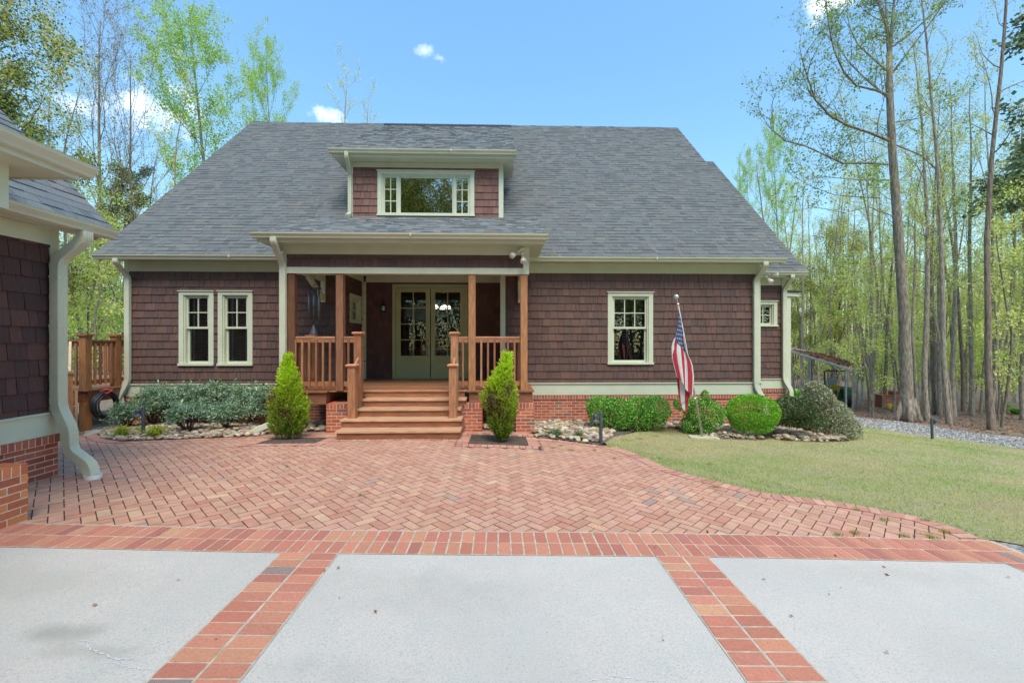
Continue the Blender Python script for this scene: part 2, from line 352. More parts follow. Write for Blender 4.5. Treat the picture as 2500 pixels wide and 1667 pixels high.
me.from_pydata(np.c_[X.ravel(), Y.ravel(), Z.ravel()].tolist(), [], [(j*nx+i, j*nx+i+1, (j+1)*nx+i+1, (j+1)*nx+i) for j in range(ny-1) for i in range(nx-1)])
me.materials.append(LITTER); me.polygons.foreach_set('use_smooth', [True]*len(me.polygons)); link('ground', me)['kind'] = 'structure'
YB0, YB1 = 3.39, 3.80                              # the brick band between concrete and herringbone
CONE = G(2453, 1375)
curve = [G(*p) for p in [(2393,1314.8),(2340,1292),(2287,1275.4),(2230,1259),(2170,1248),(2085,1232),(2000,1220),(1920,1211),(1871,1206),(1807,1190),(1750,1176),(1700,1164),(1626,1143),(1600,1129),(1540,1103),(1500,1092),(1485,1088)]]
lawn_poly = P2(curve) + P2([G(*p) for p in [(1471,1076),(1500,1066),(1540,1058),(1605,1041),(1676,1052),(1735,1069),(1800,1072),(1861,1073),(1886,1069),(1917,1075),(2001,1079),(2074,1077)]]) + [(8.1,9.9),(8.1,11.9),(8.3,13.0)] + \
    P2([G(*p) for p in [(2085,1039),(2100,1041),(2170,1051),(2253,1063),(2330,1072),(2406,1083),(2500,1097)]]) + [(21,8.5),(30,4),(30,-8),(6.2,-8),(6.0,2.4),(5.4,3.3),(4.60,3.83)]
sheet('lawn', lawn_poly, .004, LAWNM, .6)
sheet('gravel_drive', P2([G(*p) for p in [(2500,1097),(2406,1083),(2330,1072),(2253,1063),(2170,1051),(2100,1041),(2085,1039)]]) + [(9.0,13),(8.9,20),(11.5,21)] +
      P2([G(*p) for p in [(2074,1014),(2100,1019),(2196,1028),(2272,1039),(2387,1057),(2500,1068)]]) + [(24,11.0),(34,9),(34,5),(25,7.2)], -.012, GRAVM, .6)
sheet('blue_gravel', [(4.2,3.9),(6.3,4.1),(6.3,-8),(4.2,-8)], -.006, GRAVM, .6)
bedL = [G(*p) for p in [(665,1060),(640,1064),(618,1066),(567,1068),(485,1071),(424,1074),(363,1076),(301.6,1078),(261,1073),(244.5,1065),(246,1058),(265,1049),(300,1040),(350,1034)]]
bedL = P2(bedL) + [(-8.3,9.6),(-8.72,10.1),(-3.2,10.15),(-3.2,8.75),(-4.2,8.6)]
BEDM = mat('bed_soil', (.13,.105,.085), .98, 10, .4, .02, 40)
sheet('planting_bed', bedL, .008, BEDM, .5)
bedR = P2([G(*p) for p in [(1309,1068),(1350,1071),(1400,1077),(1435,1082),(1463,1086),(1480,1080),(1500,1066),(1540,1056),(1605,1042),(1676,1054),(1735,1071),(1800,1074),(1861,1075),(1886,1071),(1917,1077),(2001,1080),(2074,1078)]]) + [(8.0,10.0),(7.9,11.8),(6.4,11.8),(6.4,10.15),(.7,10.15),(.62,8.6)]
o = sheet('planting_bed', bedR, .008, BEDM, .5)
sheet('porch_crawl_soil', [(-4.2,8.6),(-4.2,10.2),(.7,10.2),(.7,8.6)], .005, BEDM, .5)
# concrete drive in three bays, with the brick strips between
STR = [(-1.71,-1.27), (1.25,1.67), (CONE.x,CONE.x+.42)]
bays = [(-12, STR[0][0]), (STR[0][1], STR[1][0]), (STR[1][1], CONE.x)]
for i, (a, b) in enumerate(bays):
    poly = [(a,-10),(b,-10),(b,YB0),(a,YB0)]
    sheet('concrete_drive', poly, .003, CONC, .5)
# mortar beds under the brick bands
sheet('mortar_bed', [(-7,YB0-.004),(4.53,YB0-.004),(4.53,YB1+.012),(-7,YB1+.012)], .0072, MORTARG, .5)
for a, b in STR: sheet('mortar_bed', [(a-.004,-10),(b+.004,-10),(b+.004,YB0-.006),(a-.004,YB0-.006)], .0072, MORTARG, .5)
pave_out = [(-7,YB1-.1)] + [(4.8,YB1-.1)] + P2(curve) + P2([G(*p) for p in [(1463,1087),(1435,1084),(1400,1079),(1350,1073),(1309,1070)]]) + [(.66,8.62),(-4.25,8.62)] + [tuple(p) for p in bedL[0:14]] + [(-8.9,9.45),(-9.3,9.2),(-9.0,8.2),(-8.6,6.4),(-5.75,5.5),(-7,3.7)]
sheet('paving_joints', pave_out, -.009, JOINT, .6)
def bricks2d(name, Q, cols, off, inset, m, depth=.03, drop=.004, lift=None, grit=1.0):
    Q = np.asarray(Q, float); n = len(Q); c = Q.mean(1, keepdims=True); d = Q-c; L = np.linalg.norm(d, axis=2, keepdims=True)
    Qi = c+d*(1-inset*1.4/L); z = gza(Q[..., 0], Q[..., 1])+off
    if lift is not None: z = z+lift[:, None]
    z += (np.random.RandomState(5).rand(n, 4)-.5)*.0025
    top = np.dstack([Qi, z]); rim = np.dstack([Q, z-drop]); bot = np.dstack([Q, z-depth]); F = [top]
    for k in range(4):
        l = (k+1) % 4; F.append(np.stack([rim[:, k], rim[:, l], top[:, l], top[:, k]], 1)); F.append(np.stack([bot[:, k], bot[:, l], rim[:, l], rim[:, k]], 1))
    V = np.concatenate(F).reshape(-1, 3); cc = np.tile(np.asarray(cols), (len(F), 1)); cc[n:] *= grit; o = quads(name, V, cc, m); o['kind'] = 'structure'; return o
r_ = np.random.RandomState(3)
def palette(n, pal, wts, j=.12, rs=r_):
    idx = rs.choice(len(pal), n, p=np.array(wts)/sum(wts)); c = np.array(pal)[idx]; return c*(1+(rs.rand(n, 1)-.5)*2*j)*(1+(rs.rand(n, 3)-.5)*.06)
PAVP = ([lin((191,146,124)), lin((187,141,118)), lin((194,150,125)), lin((196,160,132)), lin((164,140,126)), lin((183,133,111))], [6,5,4,.7,.18,2.2])
BRP = ([lin((188,126,104)), lin((181,117,98)), lin((191,134,107)), lin((174,112,97)), lin((142,124,116)), lin((195,144,114))], [6,5,3,3,.35,.6])
# herringbone at 45 degrees
W = .1016; g = .0028; ca = math.cos(math.pi/4); Q = []
for i in range(-140, 140):
    for j in range(-140, 140):
        t = (i-j) % 4
        if t == 0: x0, x1, y0, y1 = i, i+2, j, j+1
        elif t == 3: x0, x1, y0, y1 = i, i+1, j, j+2
        else: continue
        cx, cy = (x0+x1)/2*W, (y0+y1)/2*W; wx, wy = cx*ca-cy*ca-1.0, cx*ca+cy*ca+6.2
        if not (-9.6 < wx < 5.2 and 3.7 < wy < 9.7): continue
        e = []
        for (x, y) in ((x0*W+g, y0*W+g), (x1*W-g, y0*W+g), (x1*W-g, y1*W-g), (x0*W+g, y1*W-g)):
            e.append((x*ca-y*ca-1.0, x*ca+y*ca+6.2))
        Q.append(e)
Q = np.array(Q); cen = Q.mean(1)
inner = inpoly(cen, pave_out) | (dedge(cen, pave_out) < .07)
inner &= cen[:, 0] < 4.5
planters = [[tuple(G(*p).xy) for p in l] for l in ([(618,1088.5),(805,1086),(817,1066),(684,1066)], [(1112.5,1112.5),(1320,1114),(1314,1056),(1152,1058)])]
# planter frames and soil: measured corners on the ground
def rect_from(x0, x1, y0, y1): return [(x0,y0),(x1,y0),(x1,y1),(x0,y1)]
PR = []
a, b, c_, d_ = G(1143,1084), G(1289,1084), G(1283,1063.5), G(1153,1063.5); PR.append((a.x, b.x, a.y, (c_.y+d_.y)/2))
a, b, c_, d_ = G(622,1084), G(768,1083), G(806,1068.5), G(700,1068.5); PR.append((a.x, b.x, a.y, (c_.y+d_.y)/2))
for (x0, x1, y0, y1) in PR: inner &= ~((cen[:, 0] > x0-.17) & (cen[:, 0] < x1+.17) & (cen[:, 1] > y0-.17) & (cen[:, 1] < y1+.17))
Q = Q[inner]; bricks2d('herringbone_paving', Q, palette(len(Q), *PAVP, j=.035), 0, .0028, PAVER, grit=.5)
# straight brick band, two rows; strips of two bricks; curved edging; planter frames
Qb, Qp = [], []
rr = random.Random(11)
def jq(q, a=.0022): return [(x+rr.uniform(-a, a), y+rr.uniform(-a, a)) for x, y in q]
for row in range(2):
    y0 = YB0+.004+row*.2045; x = -6.6
    while x < 4.47:
        Qb.append(jq(rect_from(x+.006, x+.0985, y0, y0+.194))); x += .1045
for a, b in STR:
    y = YB0-.012
    while y > -9.5:
        Qb.append(jq(rect_from(a+.006, (a+b)/2-.007, y-.0935, y))); Qb.append(jq(rect_from((a+b)/2+.007, b-.006, y-.0935, y))); y -= .1045
def along(pts, w, pitch, sgn, out, gap=.006, skip=0):
    pts = [Vector((p[0], p[1])) for p in pts]; L = [0]
    for p, q in zip(pts, pts[1:]): L.append(L[-1]+(q-p).length)
    def pos(s):
        for k in range(len(L)-1):
            if s <= L[k+1] or k == len(L)-2:
                t = (s-L[k])/(L[k+1]-L[k]); return pts[k].lerp(pts[k+1], t), (pts[min(k+1, len(pts)-1)]-pts[k]).normalized()
    s = skip
    while s+pitch < L[-1]:
        p, t0 = pos(s+gap/2); q, t1 = pos(s+pitch-gap/2); _, ta = pos(max(0, s-.12)); _, tb = pos(min(L[-1], s+pitch+.12)); tm = (ta+tb+t0+t1).normalized(); n = Vector((-tm.y, tm.x))*sgn
        out.append(jq([p, q, q+n*w, p+n*w] if sgn > 0 else [p, p+n*w, q+n*w, q], .001)); s += pitch
along(P2(curve), .2, .1045, 1, Qp)
along([p for p in bedL[:14]], .2, .1045, -1 if False else 1, Qp) if False else along(list(reversed(bedL[:14])), .2, .1045, -1, Qp)
along(P2([G(*p) for p in [(1309,1070),(1350,1073),(1400,1079),(1435,1084),(1463,1087),(1485,1090)]]), .2, .1045, -1, Qp)
for (x0, x1, y0, y1) in PR:
    along([(x0-.2,y0),(x1+.2,y0)], .2, .105, -1, Qp); along([(x0-.2,y1),(x1+.2,y1)], .2, .105, 1, Qp)
    along([(x0,y0),(x0,y1)], .2, .105, 1, Qp); along([(x1,y0),(x1,y1)], .2, .105, -1, Qp)
along([(-2.98,7.48),(-.78,7.48)], .1, .1045, -1, Qp)
bricks2d('brick_band', Qb, palette(len(Qb), *BRP, j=.08), .0105, .003, BRICK)
bricks2d('brick_edging', Qp, palette(len(Qp), [lin((196,146,126)), lin((190,136,118)), lin((198,152,130)), lin((182,126,110))], [4,4,3,2], j=.09), .006, .003, PAVER, grit=.45)
for (x0, x1, y0, y1) in PR: sheet('planter_soil', rect_from(x0, x1, y0, y1), -.004, SOIL, .3)
# concrete garden walk, left
wk = [(204,1067),(261,1052.5),(330,1040),(400,1027),(400,1015),(343,1022),(270,1031),(209,1042)]
sheet('garden_walk', P2([G(*p) for p in wk]), .012, CONC, .4)
# white sealed cracks in the concrete
def ribbon(name, pix, wd, m, off=.0072):
    mb = MB(); P = [G(*p) for p in pix]; Lp = []
    for p, q in zip(P, P[1:]):
        for k in range(8): Lp.append(p.lerp(q, k/8)+Vector((rr.uniform(-.006, .006), rr.uniform(-.006, .006), 0)))
    for i in range(len(Lp)-1):
        p, q = Lp[i], Lp[i+1]; t = (q-p); t.z = 0; t.normalize(); n = Vector((-t.y, t.x, 0))*wd*(.6+.4*math.sin(i*1.7))
        mb.poly([(v.x, v.y, gz(v.x, v.y)+off) for v in (p-n, q-n, q+n, p+n)])
    mb.build(name, m)['kind'] = 'structure'
SEAL = mat('white_crack_sealer', (.64,.65,.66), .6, 20, .05)
ribbon('crack_seal', [(195,1565),(215,1567),(217,1585),(250,1598),(285,1612),(302,1611),(325,1610)], .0034, SEAL)
ribbon('crack_seal', [(265,1617),(300,1630),(340,1634),(385,1638)], .002, SEAL)
ribbon('crack_seal', [(1440,1664),(1500,1652),(1560,1660),(1610,1664)], .0025, SEAL)
# ================================================================ building blocks
def vec(*a): return Vector(a)
def P_(F, a, b, z): O, u, n = F; return (O[0]+u[0]*a+n[0]*b, O[1]+u[1]*a+n[1]*b, z)
def fb(mb, F, a0, a1, b0, b1, z0, z1, col=None):
    mb.hexa([P_(F,a0,b0,z0),P_(F,a1,b0,z0),P_(F,a1,b1,z0),P_(F,a0,b1,z0),P_(F,a0,b0,z1),P_(F,a1,b0,z1),P_(F,a1,b1,z1),P_(F,a0,b1,z1)], col)
FS = lambda Y, X=0: ((X, Y), (1, 0), (0, -1))         # a wall facing the camera: a = x, b = towards the camera
FE = lambda X, Y=0: ((X, Y), (0, 1), (1, 0))          # a wall facing +x: a = y
SHP = [lin((97,73,67)), lin((93,70,65)), lin((102,75,67)), lin((89,69,65)), lin((96,71,64))]
def shingles(name, F, a0, a1, z0, z1, parent, expo=.18, op=(), zref=None, pal=SHP, top=None, seed=1, thick=.021):
    r = random.Random(seed); mb = MB(); zr = z0 if zref is None else zref - math.ceil((zref-z0)/expo)*expo
    def rects(x0, x1, za, zb):
        R = [(x0, x1, za, zb)]
        for (p, q, s, t) in op:
            R2 = []
            for (x, y, u, v) in R:
                if y <= p or x >= q or v <= s or u >= t: R2.append((x, y, u, v)); continue
                if x < p: R2.append((x, p, u, v))
                if y > q: R2.append((q, y, u, v))
                xx, yy = max(x, p), min(y, q)
                if u < s: R2.append((xx, yy, u, s))
                if v > t: R2.append((xx, yy, t, v))
            R = R2
        return R
    z = zr
    while z < z1-.005:
        x = a0-r.uniform(0, .2)
        while x < a1:
            wd = r.choice((.10, .12, .14, .16, .18, .2, .24)); col = jit(r.choice(pal), .09, r); dz = r.uniform(-.004, .002) if z > zr else 0; th = thick*r.uniform(.8, 1.25)
            for (p, q, s, t) in rects(max(x, a0), min(x+wd-.006, a1), max(z+dz, z0), min(z+expo+.012, z1)):
                if q-p < .004 or t-s < .004: continue
                bs = .004+th*(1-(s-z)/expo*.85); bt = .004+th*(1-(t-z)/expo*.85)
                if top and False: pass
                mb.hexa([P_(F,p,0,s),P_(F,q,0,s),P_(F,q,bs,s),P_(F,p,bs,s),P_(F,p,0,t),P_(F,q,0,t),P_(F,q,max(.003,bt),t),P_(F,p,max(.003,bt),t)], col)
            x += wd
        z += expo
    for (p, q, s, t) in rects(a0, a1, z0, z1): fb(mb, F, p, q, -.12, .003, s, t, lin((50,34,34)))
    return mb.build(name, SHING, parent)
def bricks(name, F, a0, a1, z1, z0, parent, rowlock=True, proud=.0, seed=2, returns=False, cap_proud=.022, pal=None):
    r = random.Random(seed); mb = MB(); P = pal or [lin((182,104,80)), lin((168,92,72)), lin((176,98,76)), lin((156,86,70)), lin((188,116,86)), lin((128,100,90))]; wt = [5, 5, 5, 3, 2, .8][:len(P)]
    z = z1
    if rowlock:
        a = a0
        while a < a1-.01:
            b = min(a+.0677, a1); fb(mb, F, a+.004, b-.004, -.09, cap_proud, z-.093, z-.002, jit(r.choices(P, wt)[0], .1, r)); a += .0677
        z -= .1016
    k = 0
    while z > z0:
        a = a0-(.1016 if k % 2 else 0)
        while a < a1-.01:
            p, q = max(a+.005, a0), min(a+.1985, a1)
            if q-p > .01: fb(mb, F, p, q, -.09, proud+r.uniform(.0005, .003), z-.0555, z, jit(r.choices(P, wt)[0], .1, r))
            a += .2032
        z -= .0677; k += 1
    o = mb.build(name, BRICK, parent)
    m2 = MB(); fb(m2, F, a0+.004, a1-.004, -.095, proud-.001, z0, z1-.106 if rowlock else z1-.003)
    if rowlock: fb(m2, F, a0+.003, a1-.003, -.088, cap_proud-.001, z1-.0985, z1-.005)
    m2.build('mortar_joints', MORTAR, o); return o
ROP = ([lin((103,107,107)), lin((99,103,104)), lin((107,110,109)), lin((112,111,107)), lin((93,97,98)), lin((103,104,103))], [6,6,4,.8,2,4])
def roofplane(name, O, u, s, U, Sl, parent, expo=.143, seed=1, thick=.03, trim=None, pal=ROP, under=True):
    """O = lower corner, u = unit vector along the eave, s = unit vector up the slope, U length, Sl slope length; trim(a, b) -> keep"""
    r = random.Random(seed); mb = MB(); O, u, s = Vector(O), Vector(u), Vector(s); n = u.cross(s).normalized()
    if n.z < 0: n = -n
    P = lambda a, b, h: tuple(O+u*a+s*b+n*h)
    rows = int(math.ceil(Sl/expo)); off = 0
    for k in range(rows):
        b0 = k*expo; b1 = min(Sl, b0+expo+.01); a = -r.uniform(0, .3)
        while a < U:
            wd = r.choice((.09, .13, .16, .2, .24, .3)); p, q = max(0, a), min(U, a+wd-.002)
            if q-p > .01 and (trim is None or trim((p+q)/2, (b0+b1)/2)):
                h = r.choice((.006, .006, .013, .014)); c = jit(r.choices(pal[0], pal[1])[0], .05, r)
                mb.hexa([P(p,b0,0),P(q,b0,0),P(q,b1,0),P(p,b1,0),P(p,b0,h),P(q,b0,h),P(q,b1,.0015),P(p,b1,.0015)], c)
            a += wd
    o = mb.build(name, ROOF, parent)
    return o
def slab(mb, O, u, s, U, Sl, t0, t1, col=None):      # plank-like slab below a roof plane, t0 > t1 measured along the normal
    O, u, s = Vector(O), Vector(u), Vector(s); n = u.cross(s).normalized()
    if n.z < 0: n = -n
    P = lambda a, b, h: tuple(O+u*a+s*b+n*h)
    mb.hexa([P(0,0,t1),P(U,0,t1),P(U,Sl,t1),P(0,Sl,t1),P(0,0,t0),P(U,0,t0),P(U,Sl,t0),P(0,Sl,t0)], col)
def gutter(F, a0, a1, z, parent, b=0):               # z = top lip; back of the gutter at b
    prof = [(0,0),(0,-.105),(.062,-.105),(.076,-.098),(.082,-.072),(.096,-.056),(.118,-.03),(.122,-.004),(.126,0),(.112,0),(.108,-.02),(.01,-.02)]
    mb = MB(); n = len(prof); i = len(mb.v)
    for a in (a0, a1):
        for (o, h) in prof: mb.v.append(P_(F, a, b+o, z+h))
    for j in range(n): mb.f.append((i+j, i+(j+1) % n, i+n+(j+1) % n, i+n+j)); mb.c.append(mb.k)
    mb.f += [tuple(range(i, i+n)), tuple(range(i+n, i+2*n))]; mb.c += [mb.k]*2
    a = a0+3.0
    while a < a1-1:                                   # slip joints
        fb(mb, F, a, a+.03, b+.08, b+.128, z-.06, z+.002); a += 3.05
    return mb.build('gutter', TRIMW, parent)
def downspout(pts, side, parent, w=.1, d=.075):
    prof = []; nn = 5
    for k in range(nn):
        x = -w/2+w*k/nn; prof += [(x+.003, -d/2), (x+w/nn*.35, -d/2-.006), (x+w/nn*.65, -d/2-.006), (x+w/nn-.003, -d/2)]
    prof += [(w/2, -d/2+.008), (w/2, d/2-.008)]
    for k in range(nn):
        x = w/2-w*k/nn; prof += [(x-.003, d/2), (x-w/nn*.35, d/2+.006), (x-w/nn*.65, d/2+.006), (x-w/nn+.003, d/2)]
    prof += [(-w/2, d/2-.008), (-w/2, -d/2+.008)]
    # round the elbows
    pts = [Vector(p) for p in pts]; out = [pts[0]]
    for i in range(1, len(pts)-1):
        a, b, c = pts[i-1], pts[i], pts[i+1]; r = min(.09, (b-a).length*.45, (c-b).length*.45); p, q = b+(a-b).normalized()*r, b+(c-b).normalized()*r
        for k in range(7): t = k/6; out.append(p*(1-t)**2+b*2*t*(1-t)+q*t*t)
    out.append(pts[-1]); mb = MB(); mb.sweep(out, prof, side)
    # crimps on the elbows
    for i in range(1, len(out)-1):
        t0 = (out[i]-out[i-1]).normalized(); t1 = (out[i+1]-out[i]).normalized()
        if t0.dot(t1) < .9995:
            m = (t0+t1).normalized(); s = Vector(side).normalized(); bb = m.cross(s)
            p = out[i]; k = 1.035; q = [p+s*x*k+bb*y*k for x, y in ((-w/2,-d/2),(w/2,-d/2),(w/2,d/2),(-w/2,d/2))]
            mb.hexa([tuple(v-m*.004) for v in q]+[tuple(v+m*.004) for v in q])
    for i in range(len(pts)-1):
        if (pts[i+1]-pts[i]).length > 1.0:
            m = (pts[i+1]-pts[i]).normalized(); s = Vector(side).normalized(); bb = m.cross(s)
            for f in (.12,.45):
                p = pts[i].lerp(pts[i+1], f); q = [p+s*x*1.05+bb*y*1.05 for x, y in ((-w/2,-d/2),(w/2,-d/2),(w/2,d/2),(-w/2,d/2))]
                mb.hexa([tuple(v-m*.012) for v in q]+[tuple(v+m*.012) for v in q])
    return mb.build('downspout', TRIMW, parent)
def window(F, a0, a1, z0, z1, parent, grid=(2, 2), style='hung', blind=False, glass=GLASS, casing=.105, deep=.07, room=1.4):
    """casing outer bounds a0..a1, z0..z1; the wall has an opening of the same size less 20 mm"""
    m = MB(); c = casing; pr = .03
    fb(m, F, a0, a0+c, -.02, pr, z0+.05, z1-c); fb(m, F, a1-c, a1, -.02, pr, z0+.05, z1-c); fb(m, F, a0, a1, -.02, pr+.002, z1-c, z1-.022)
    fb(m, F, a0-.02, a1+.02, -.02, pr+.028, z1-.022, z1)                                        # drip cap
    i0, i1, j0, j1 = a0+c, a1-c, z0+.05, z1-c
    for (p, q, s, t) in ((i0, i0+.03, j0, j1), (i1-.03, i1, j0, j1), (i0+.03, i1-.03, j1-.03, j1)): fb(m, F, p, q, -.13, .0, s, t)   # jambs
    w = m.build('window', TRIM, parent)
    m = MB(); fb(m, F, a0-.012, a1+.012, -.12, pr+.03, z0, z0+.05); m.build('sill', TRIM, w)
    g0, g1, h0, h1 = i0+.03, i1-.03, j0, j1-.03; st = .042; m = MB(); gl = []
    def sash(x0, x1, za, zb, b0, b1, gr):
        fb(m, F, x0, x0+st, b0, b1, za, zb); fb(m, F, x1-st, x1, b0, b1, za, zb); fb(m, F, x0+st, x1-st, b0, b1, zb-st, zb); fb(m, F, x0+st, x1-st, b0, b1, za, za+st*1.15)
        xa, xb, ya, yb = x0+st, x1-st, za+st*1.15, zb-st
        for k in range(1, gr[0]): x = xa+(xb-xa)*k/gr[0]; fb(m, F, x-.011, x+.011, b0+.004, b1-.004, ya, yb)
        for k in range(1, gr[1]): z = ya+(yb-ya)*k/gr[1]; fb(m, F, xa, xb, b0+.006, b1-.006, z-.011, z+.011)
        gl.append((xa-.005, xb+.005, ya-.005, yb+.005, (b0+b1)/2-.004))
    if style == 'hung':
        mid = h0+(h1-h0)*.53
        sash(g0, g1, mid-.02, h1, -.075, -.035, grid); sash(g0, g1, h0, mid+.02, -.12, -.08, (1, 1)); 
    elif style == 'fixed': sash(g0, g1, h0, h1, -.09, -.045, grid)
    elif style == 'triple':
        q = (g1-g0)*.17; sash(g0, g0+q, h0, h1, -.07, -.03, (2, 3)); sash(g1-q, g1, h0, h1, -.07, -.03, (2, 3)); sash(g0+q+.025, g1-q-.025, h0, h1, -.075, -.035, (1, 1))
        fb(m, F, g0+q, g0+q+.025, -.1, -.0, h0, h1); fb(m, F, g1-q-.025, g1-q, -.1, -.0, h0, h1)
    m.build('sash', TRIM, w)
    for (xa, xb, ya, yb, b) in gl:
        m = MB(); m.poly([P_(F,xa,b,ya),P_(F,xb,b,ya),P_(F,xb,b,yb),P_(F,xa,b,yb)]); m.build('pane', glass, w)
    if blind:
        m = MB(); z = h0+.03
        while z < h1-.03: m.hexa([P_(F,g0+.03,-.165,z+.016),P_(F,g1-.03,-.165,z+.016),P_(F,g1-.03,-.142,z-.016),P_(F,g0+.03,-.142,z-.016),P_(F,g0+.03,-.162,z+.018),P_(F,g1-.03,-.162,z+.018),P_(F,g1-.03,-.139,z-.014),P_(F,g0+.03,-.139,z-.014)]); z += .046
        m.build('blind', MATS['blind_slats'], w)
        m = MB()
        for f in (.2, .82): x = g0+(g1-g0)*f; fb(m, F, x-.018, x+.018, -.137, -.134, h0+.02, h1-.02)
        m.build('blind_tape', MATS['blind_tape'], w)
    m = MB(); e = .02                                                                             # the dark room behind
    A0, A1, Z0, Z1 = a0+e, a1-e, z0+e, z1-e
    fb(m, F, A0-.0, A1, -room-.02, -room, Z0, Z1); fb(m, F, A0-.02, A0, -room, -.125, Z0, Z1); fb(m, F, A1, A1+.02, -room, -.125, Z0, Z1); fb(m, F, A0, A1, -room, -.125, Z0-.02, Z0); fb(m, F, A0, A1, -room, -.125, Z1, Z1+.02)
    m.build('interior', DARKROOM, w); return w
mat('blind_slats', (.62,.46,.38), .5, 5, .1); mat('blind_tape', (.7,.8,.8), .8, 5, .1)
# ================================================================ the house
GLASSW = glass('wall_window_glass', .10, (.6,.62,.6)); WY = 10.2; XL, XR = -8.74, 6.30; ZT, ZWT, ZBR, ZS = 3.335, .70, .42, 3.58
house = thing('shingle_house', (-1.2, WY, gz(-1.2, WY)), 'brown cedar shingle cottage with steep grey roof, dormer and timber front porch', 'house')
RXL, RXR = -3.65, 0.0; RY = 11.42; DZ = .71
def opn(px0, px1, py0, py1, Y):      # window bounds measured in the photograph, on plane Y
    a = onY(px0, py1, Y); b = onY(px1, py0, Y); c = onY((px0+px1)/2, py0, Y); d = onY((px0+px1)/2, py1, Y); return (a.x, b.x, d.z, c.z)
w1 = opn(436,521,709,892.5,WY-.03); w2 = opn(531.5,616,709,892.5,WY-.03); w3 = opn(1484.1,1594.6,712.2,889.5,WY-.03)
def shr(o, e=.02): return (o[0]+e, o[1]-e, o[2]+e, o[3]-e)
F0 = FS(WY)
shingles('wall', F0, XL+.09, RXL, ZWT, ZT, house, op=[shr(w1), shr(w2)], zref=ZT, seed=11)
shingles('wall', F0, RXR+.12, XR-.09, ZWT, ZT, house, op=[shr(w3)], zref=ZT, seed=12)
m = MB(); fb(m, F0, XL-.005, XL+.09, -.1, .028, ZWT+.02, ZS); fb(m, F0, XR-.09, XR+.005, -.1, .028, ZWT+.02, ZS); fb(m, F0, RXR, RXR+.12, -.1, .028, DZ-.05, ZT); build_each(m, 'corner_board', TRIM, house, 1)
m = MB(); fb(m, F0, XL+.09, -4.2, -.1, .022, ZT-.002, ZS-.005); fb(m, F0, .55, XR-.09, -.1, .022, ZT-.002, ZS-.005); build_each(m, 'frieze', TRIM, house, 1)
m = MB()
for a, b in ((XL-.02, -4.3), (.64, XR+.02)): fb(m, F0, a, b, -.1, .03, ZBR, ZWT-.012); fb(m, F0, a-.01, b+.01, -.1, .055, ZWT-.012, ZWT+.012)
build_each(m, 'water_table', TRIM, house, 2)
bricks('foundation', F0, XL-.02, XR+.02, ZBR, -.45, house, seed=5)
# upper side walls so the body is closed
m = MB(); RIY, RIZ, EY, EZ = 15.88, 9.60, 9.90, 3.645
sl = math.sqrt(.5)
for x, s in ((XL, 1), (XR, -1)):
    pts = [(WY,-.4),(21.4,-.4),(21.4,ZS+.1),(RIY,RIZ-.15),(WY,ZS+.35)]
    A_ = [(x, y, z) for y, z in pts]; B_ = [(x+s*.15, y, z) for y, z in pts]; m.poly(A_, SHP[1]); m.poly(B_, SHP[1])
    for i in range(5): j = (i+1) % 5; m.poly([A_[i], A_[j], B_[j], B_[i]], SHP[1])
m.box(XL+.15, XR-.15, 21.25, 21.4, -.4, ZS+.2, SHP[1]); m.build('side_wall', SHING, house)
# main roof
SL = (RIY-EY)/sl; uu = (1,0,0); ss = (0, sl, sl); RX0, RX1 = -9.09, 6.66
DX0, DX1, DWY = -3.87, .06, 11.05
def keep(a, b):
    x = RX0+a; y = EY-.1+b*sl
    if -4.6 < x < .8 and y < 11.0: return x < -4.66 or x > .82 or y > 10.2 and False
    if DX0+.1 < x < DX1-.1 and y > 11.1: return False
    return True
roofplane('roof', (RX0, EY-.1, EZ+.01), uu, ss, RX1-RX0, (RIY-EY+.1)/sl, house, seed=21, trim=keep)
m = MB()
BK = lin((60,62,68))
ms = math.sqrt(.5)
slab(m, (RX0+.02, EY-.08, EZ+.02), uu, ss, DX0-RX0, (RIY-EY+.08)/sl, -.006, -.04, BK); slab(m, (DX1-.02, EY-.08, EZ+.02), uu, ss, RX1-DX1, (RIY-EY+.08)/sl, -.006, -.04, BK)
slab(m, (DX0-.02, EY-.08, EZ+.02), uu, ss, DX1-DX0+.02, (DWY-.12-EY)/sl, -.006, -.04, BK)
slab(m, (RX0, RIY, RIZ+.02), (1,0,0), (0, sl, -sl), RX1-RX0, 8.3, .0, -.04, BK)
m.build('roof_deck', ROOF, house)
def ridgecap(x0, x1, y, z):
    x = x0; m = MB()
    while x < x1:
        q = min(x+.16, x1); c = jit(lin((62,66,76)), .15); 
        for sg in (-1, 1):
            m.hexa([(x,y,z),(q,y,z-.004),(q,y+sg*.14,z-.13),(x,y+sg*.14,z-.13),(x,y,z+.022),(q,y,z+.01),(q,y+sg*.15,z-.115),(x,y+sg*.15,z-.105)], c)
        x += .143
    m.build('ridge_cap', ROOF, house)
ridgecap(RX0, -4.35, RIY, RIZ+.05); ridgecap(.5, RX1, RIY, RIZ+.03); ridgecap(-4.25, .4, RIY-.05, RIZ+.11)
m = MB()   # rake boards
for x0, x1 in ((RX0+.01, RX0+.04), (RX1-.04, RX1-.01)):
    for s in (1, -1):
        y0 = EY if s > 0 else 2*RIY-EY
        m.hexa([(x0,y0,EZ-.16),(x1,y0,EZ-.16),(x1,RIY,RIZ-.16),(x0,RIY,RIZ-.16),(x0,y0,EZ),(x1,y0,EZ),(x1,RIY,RIZ),(x0,RIY,RIZ)])
build_each(m, 'rake_board', TRIM, house, 1)
m = MB(); m.box(RX0+.04, -4.36, EY, WY-.005, ZS-.0, ZS+.02); m.box(.60, RX1-.04, EY, WY-.005, ZS, ZS+.02); m.box(RX0+.04, RX1-.04, 21.4, 21.8, ZS, ZS+.02)
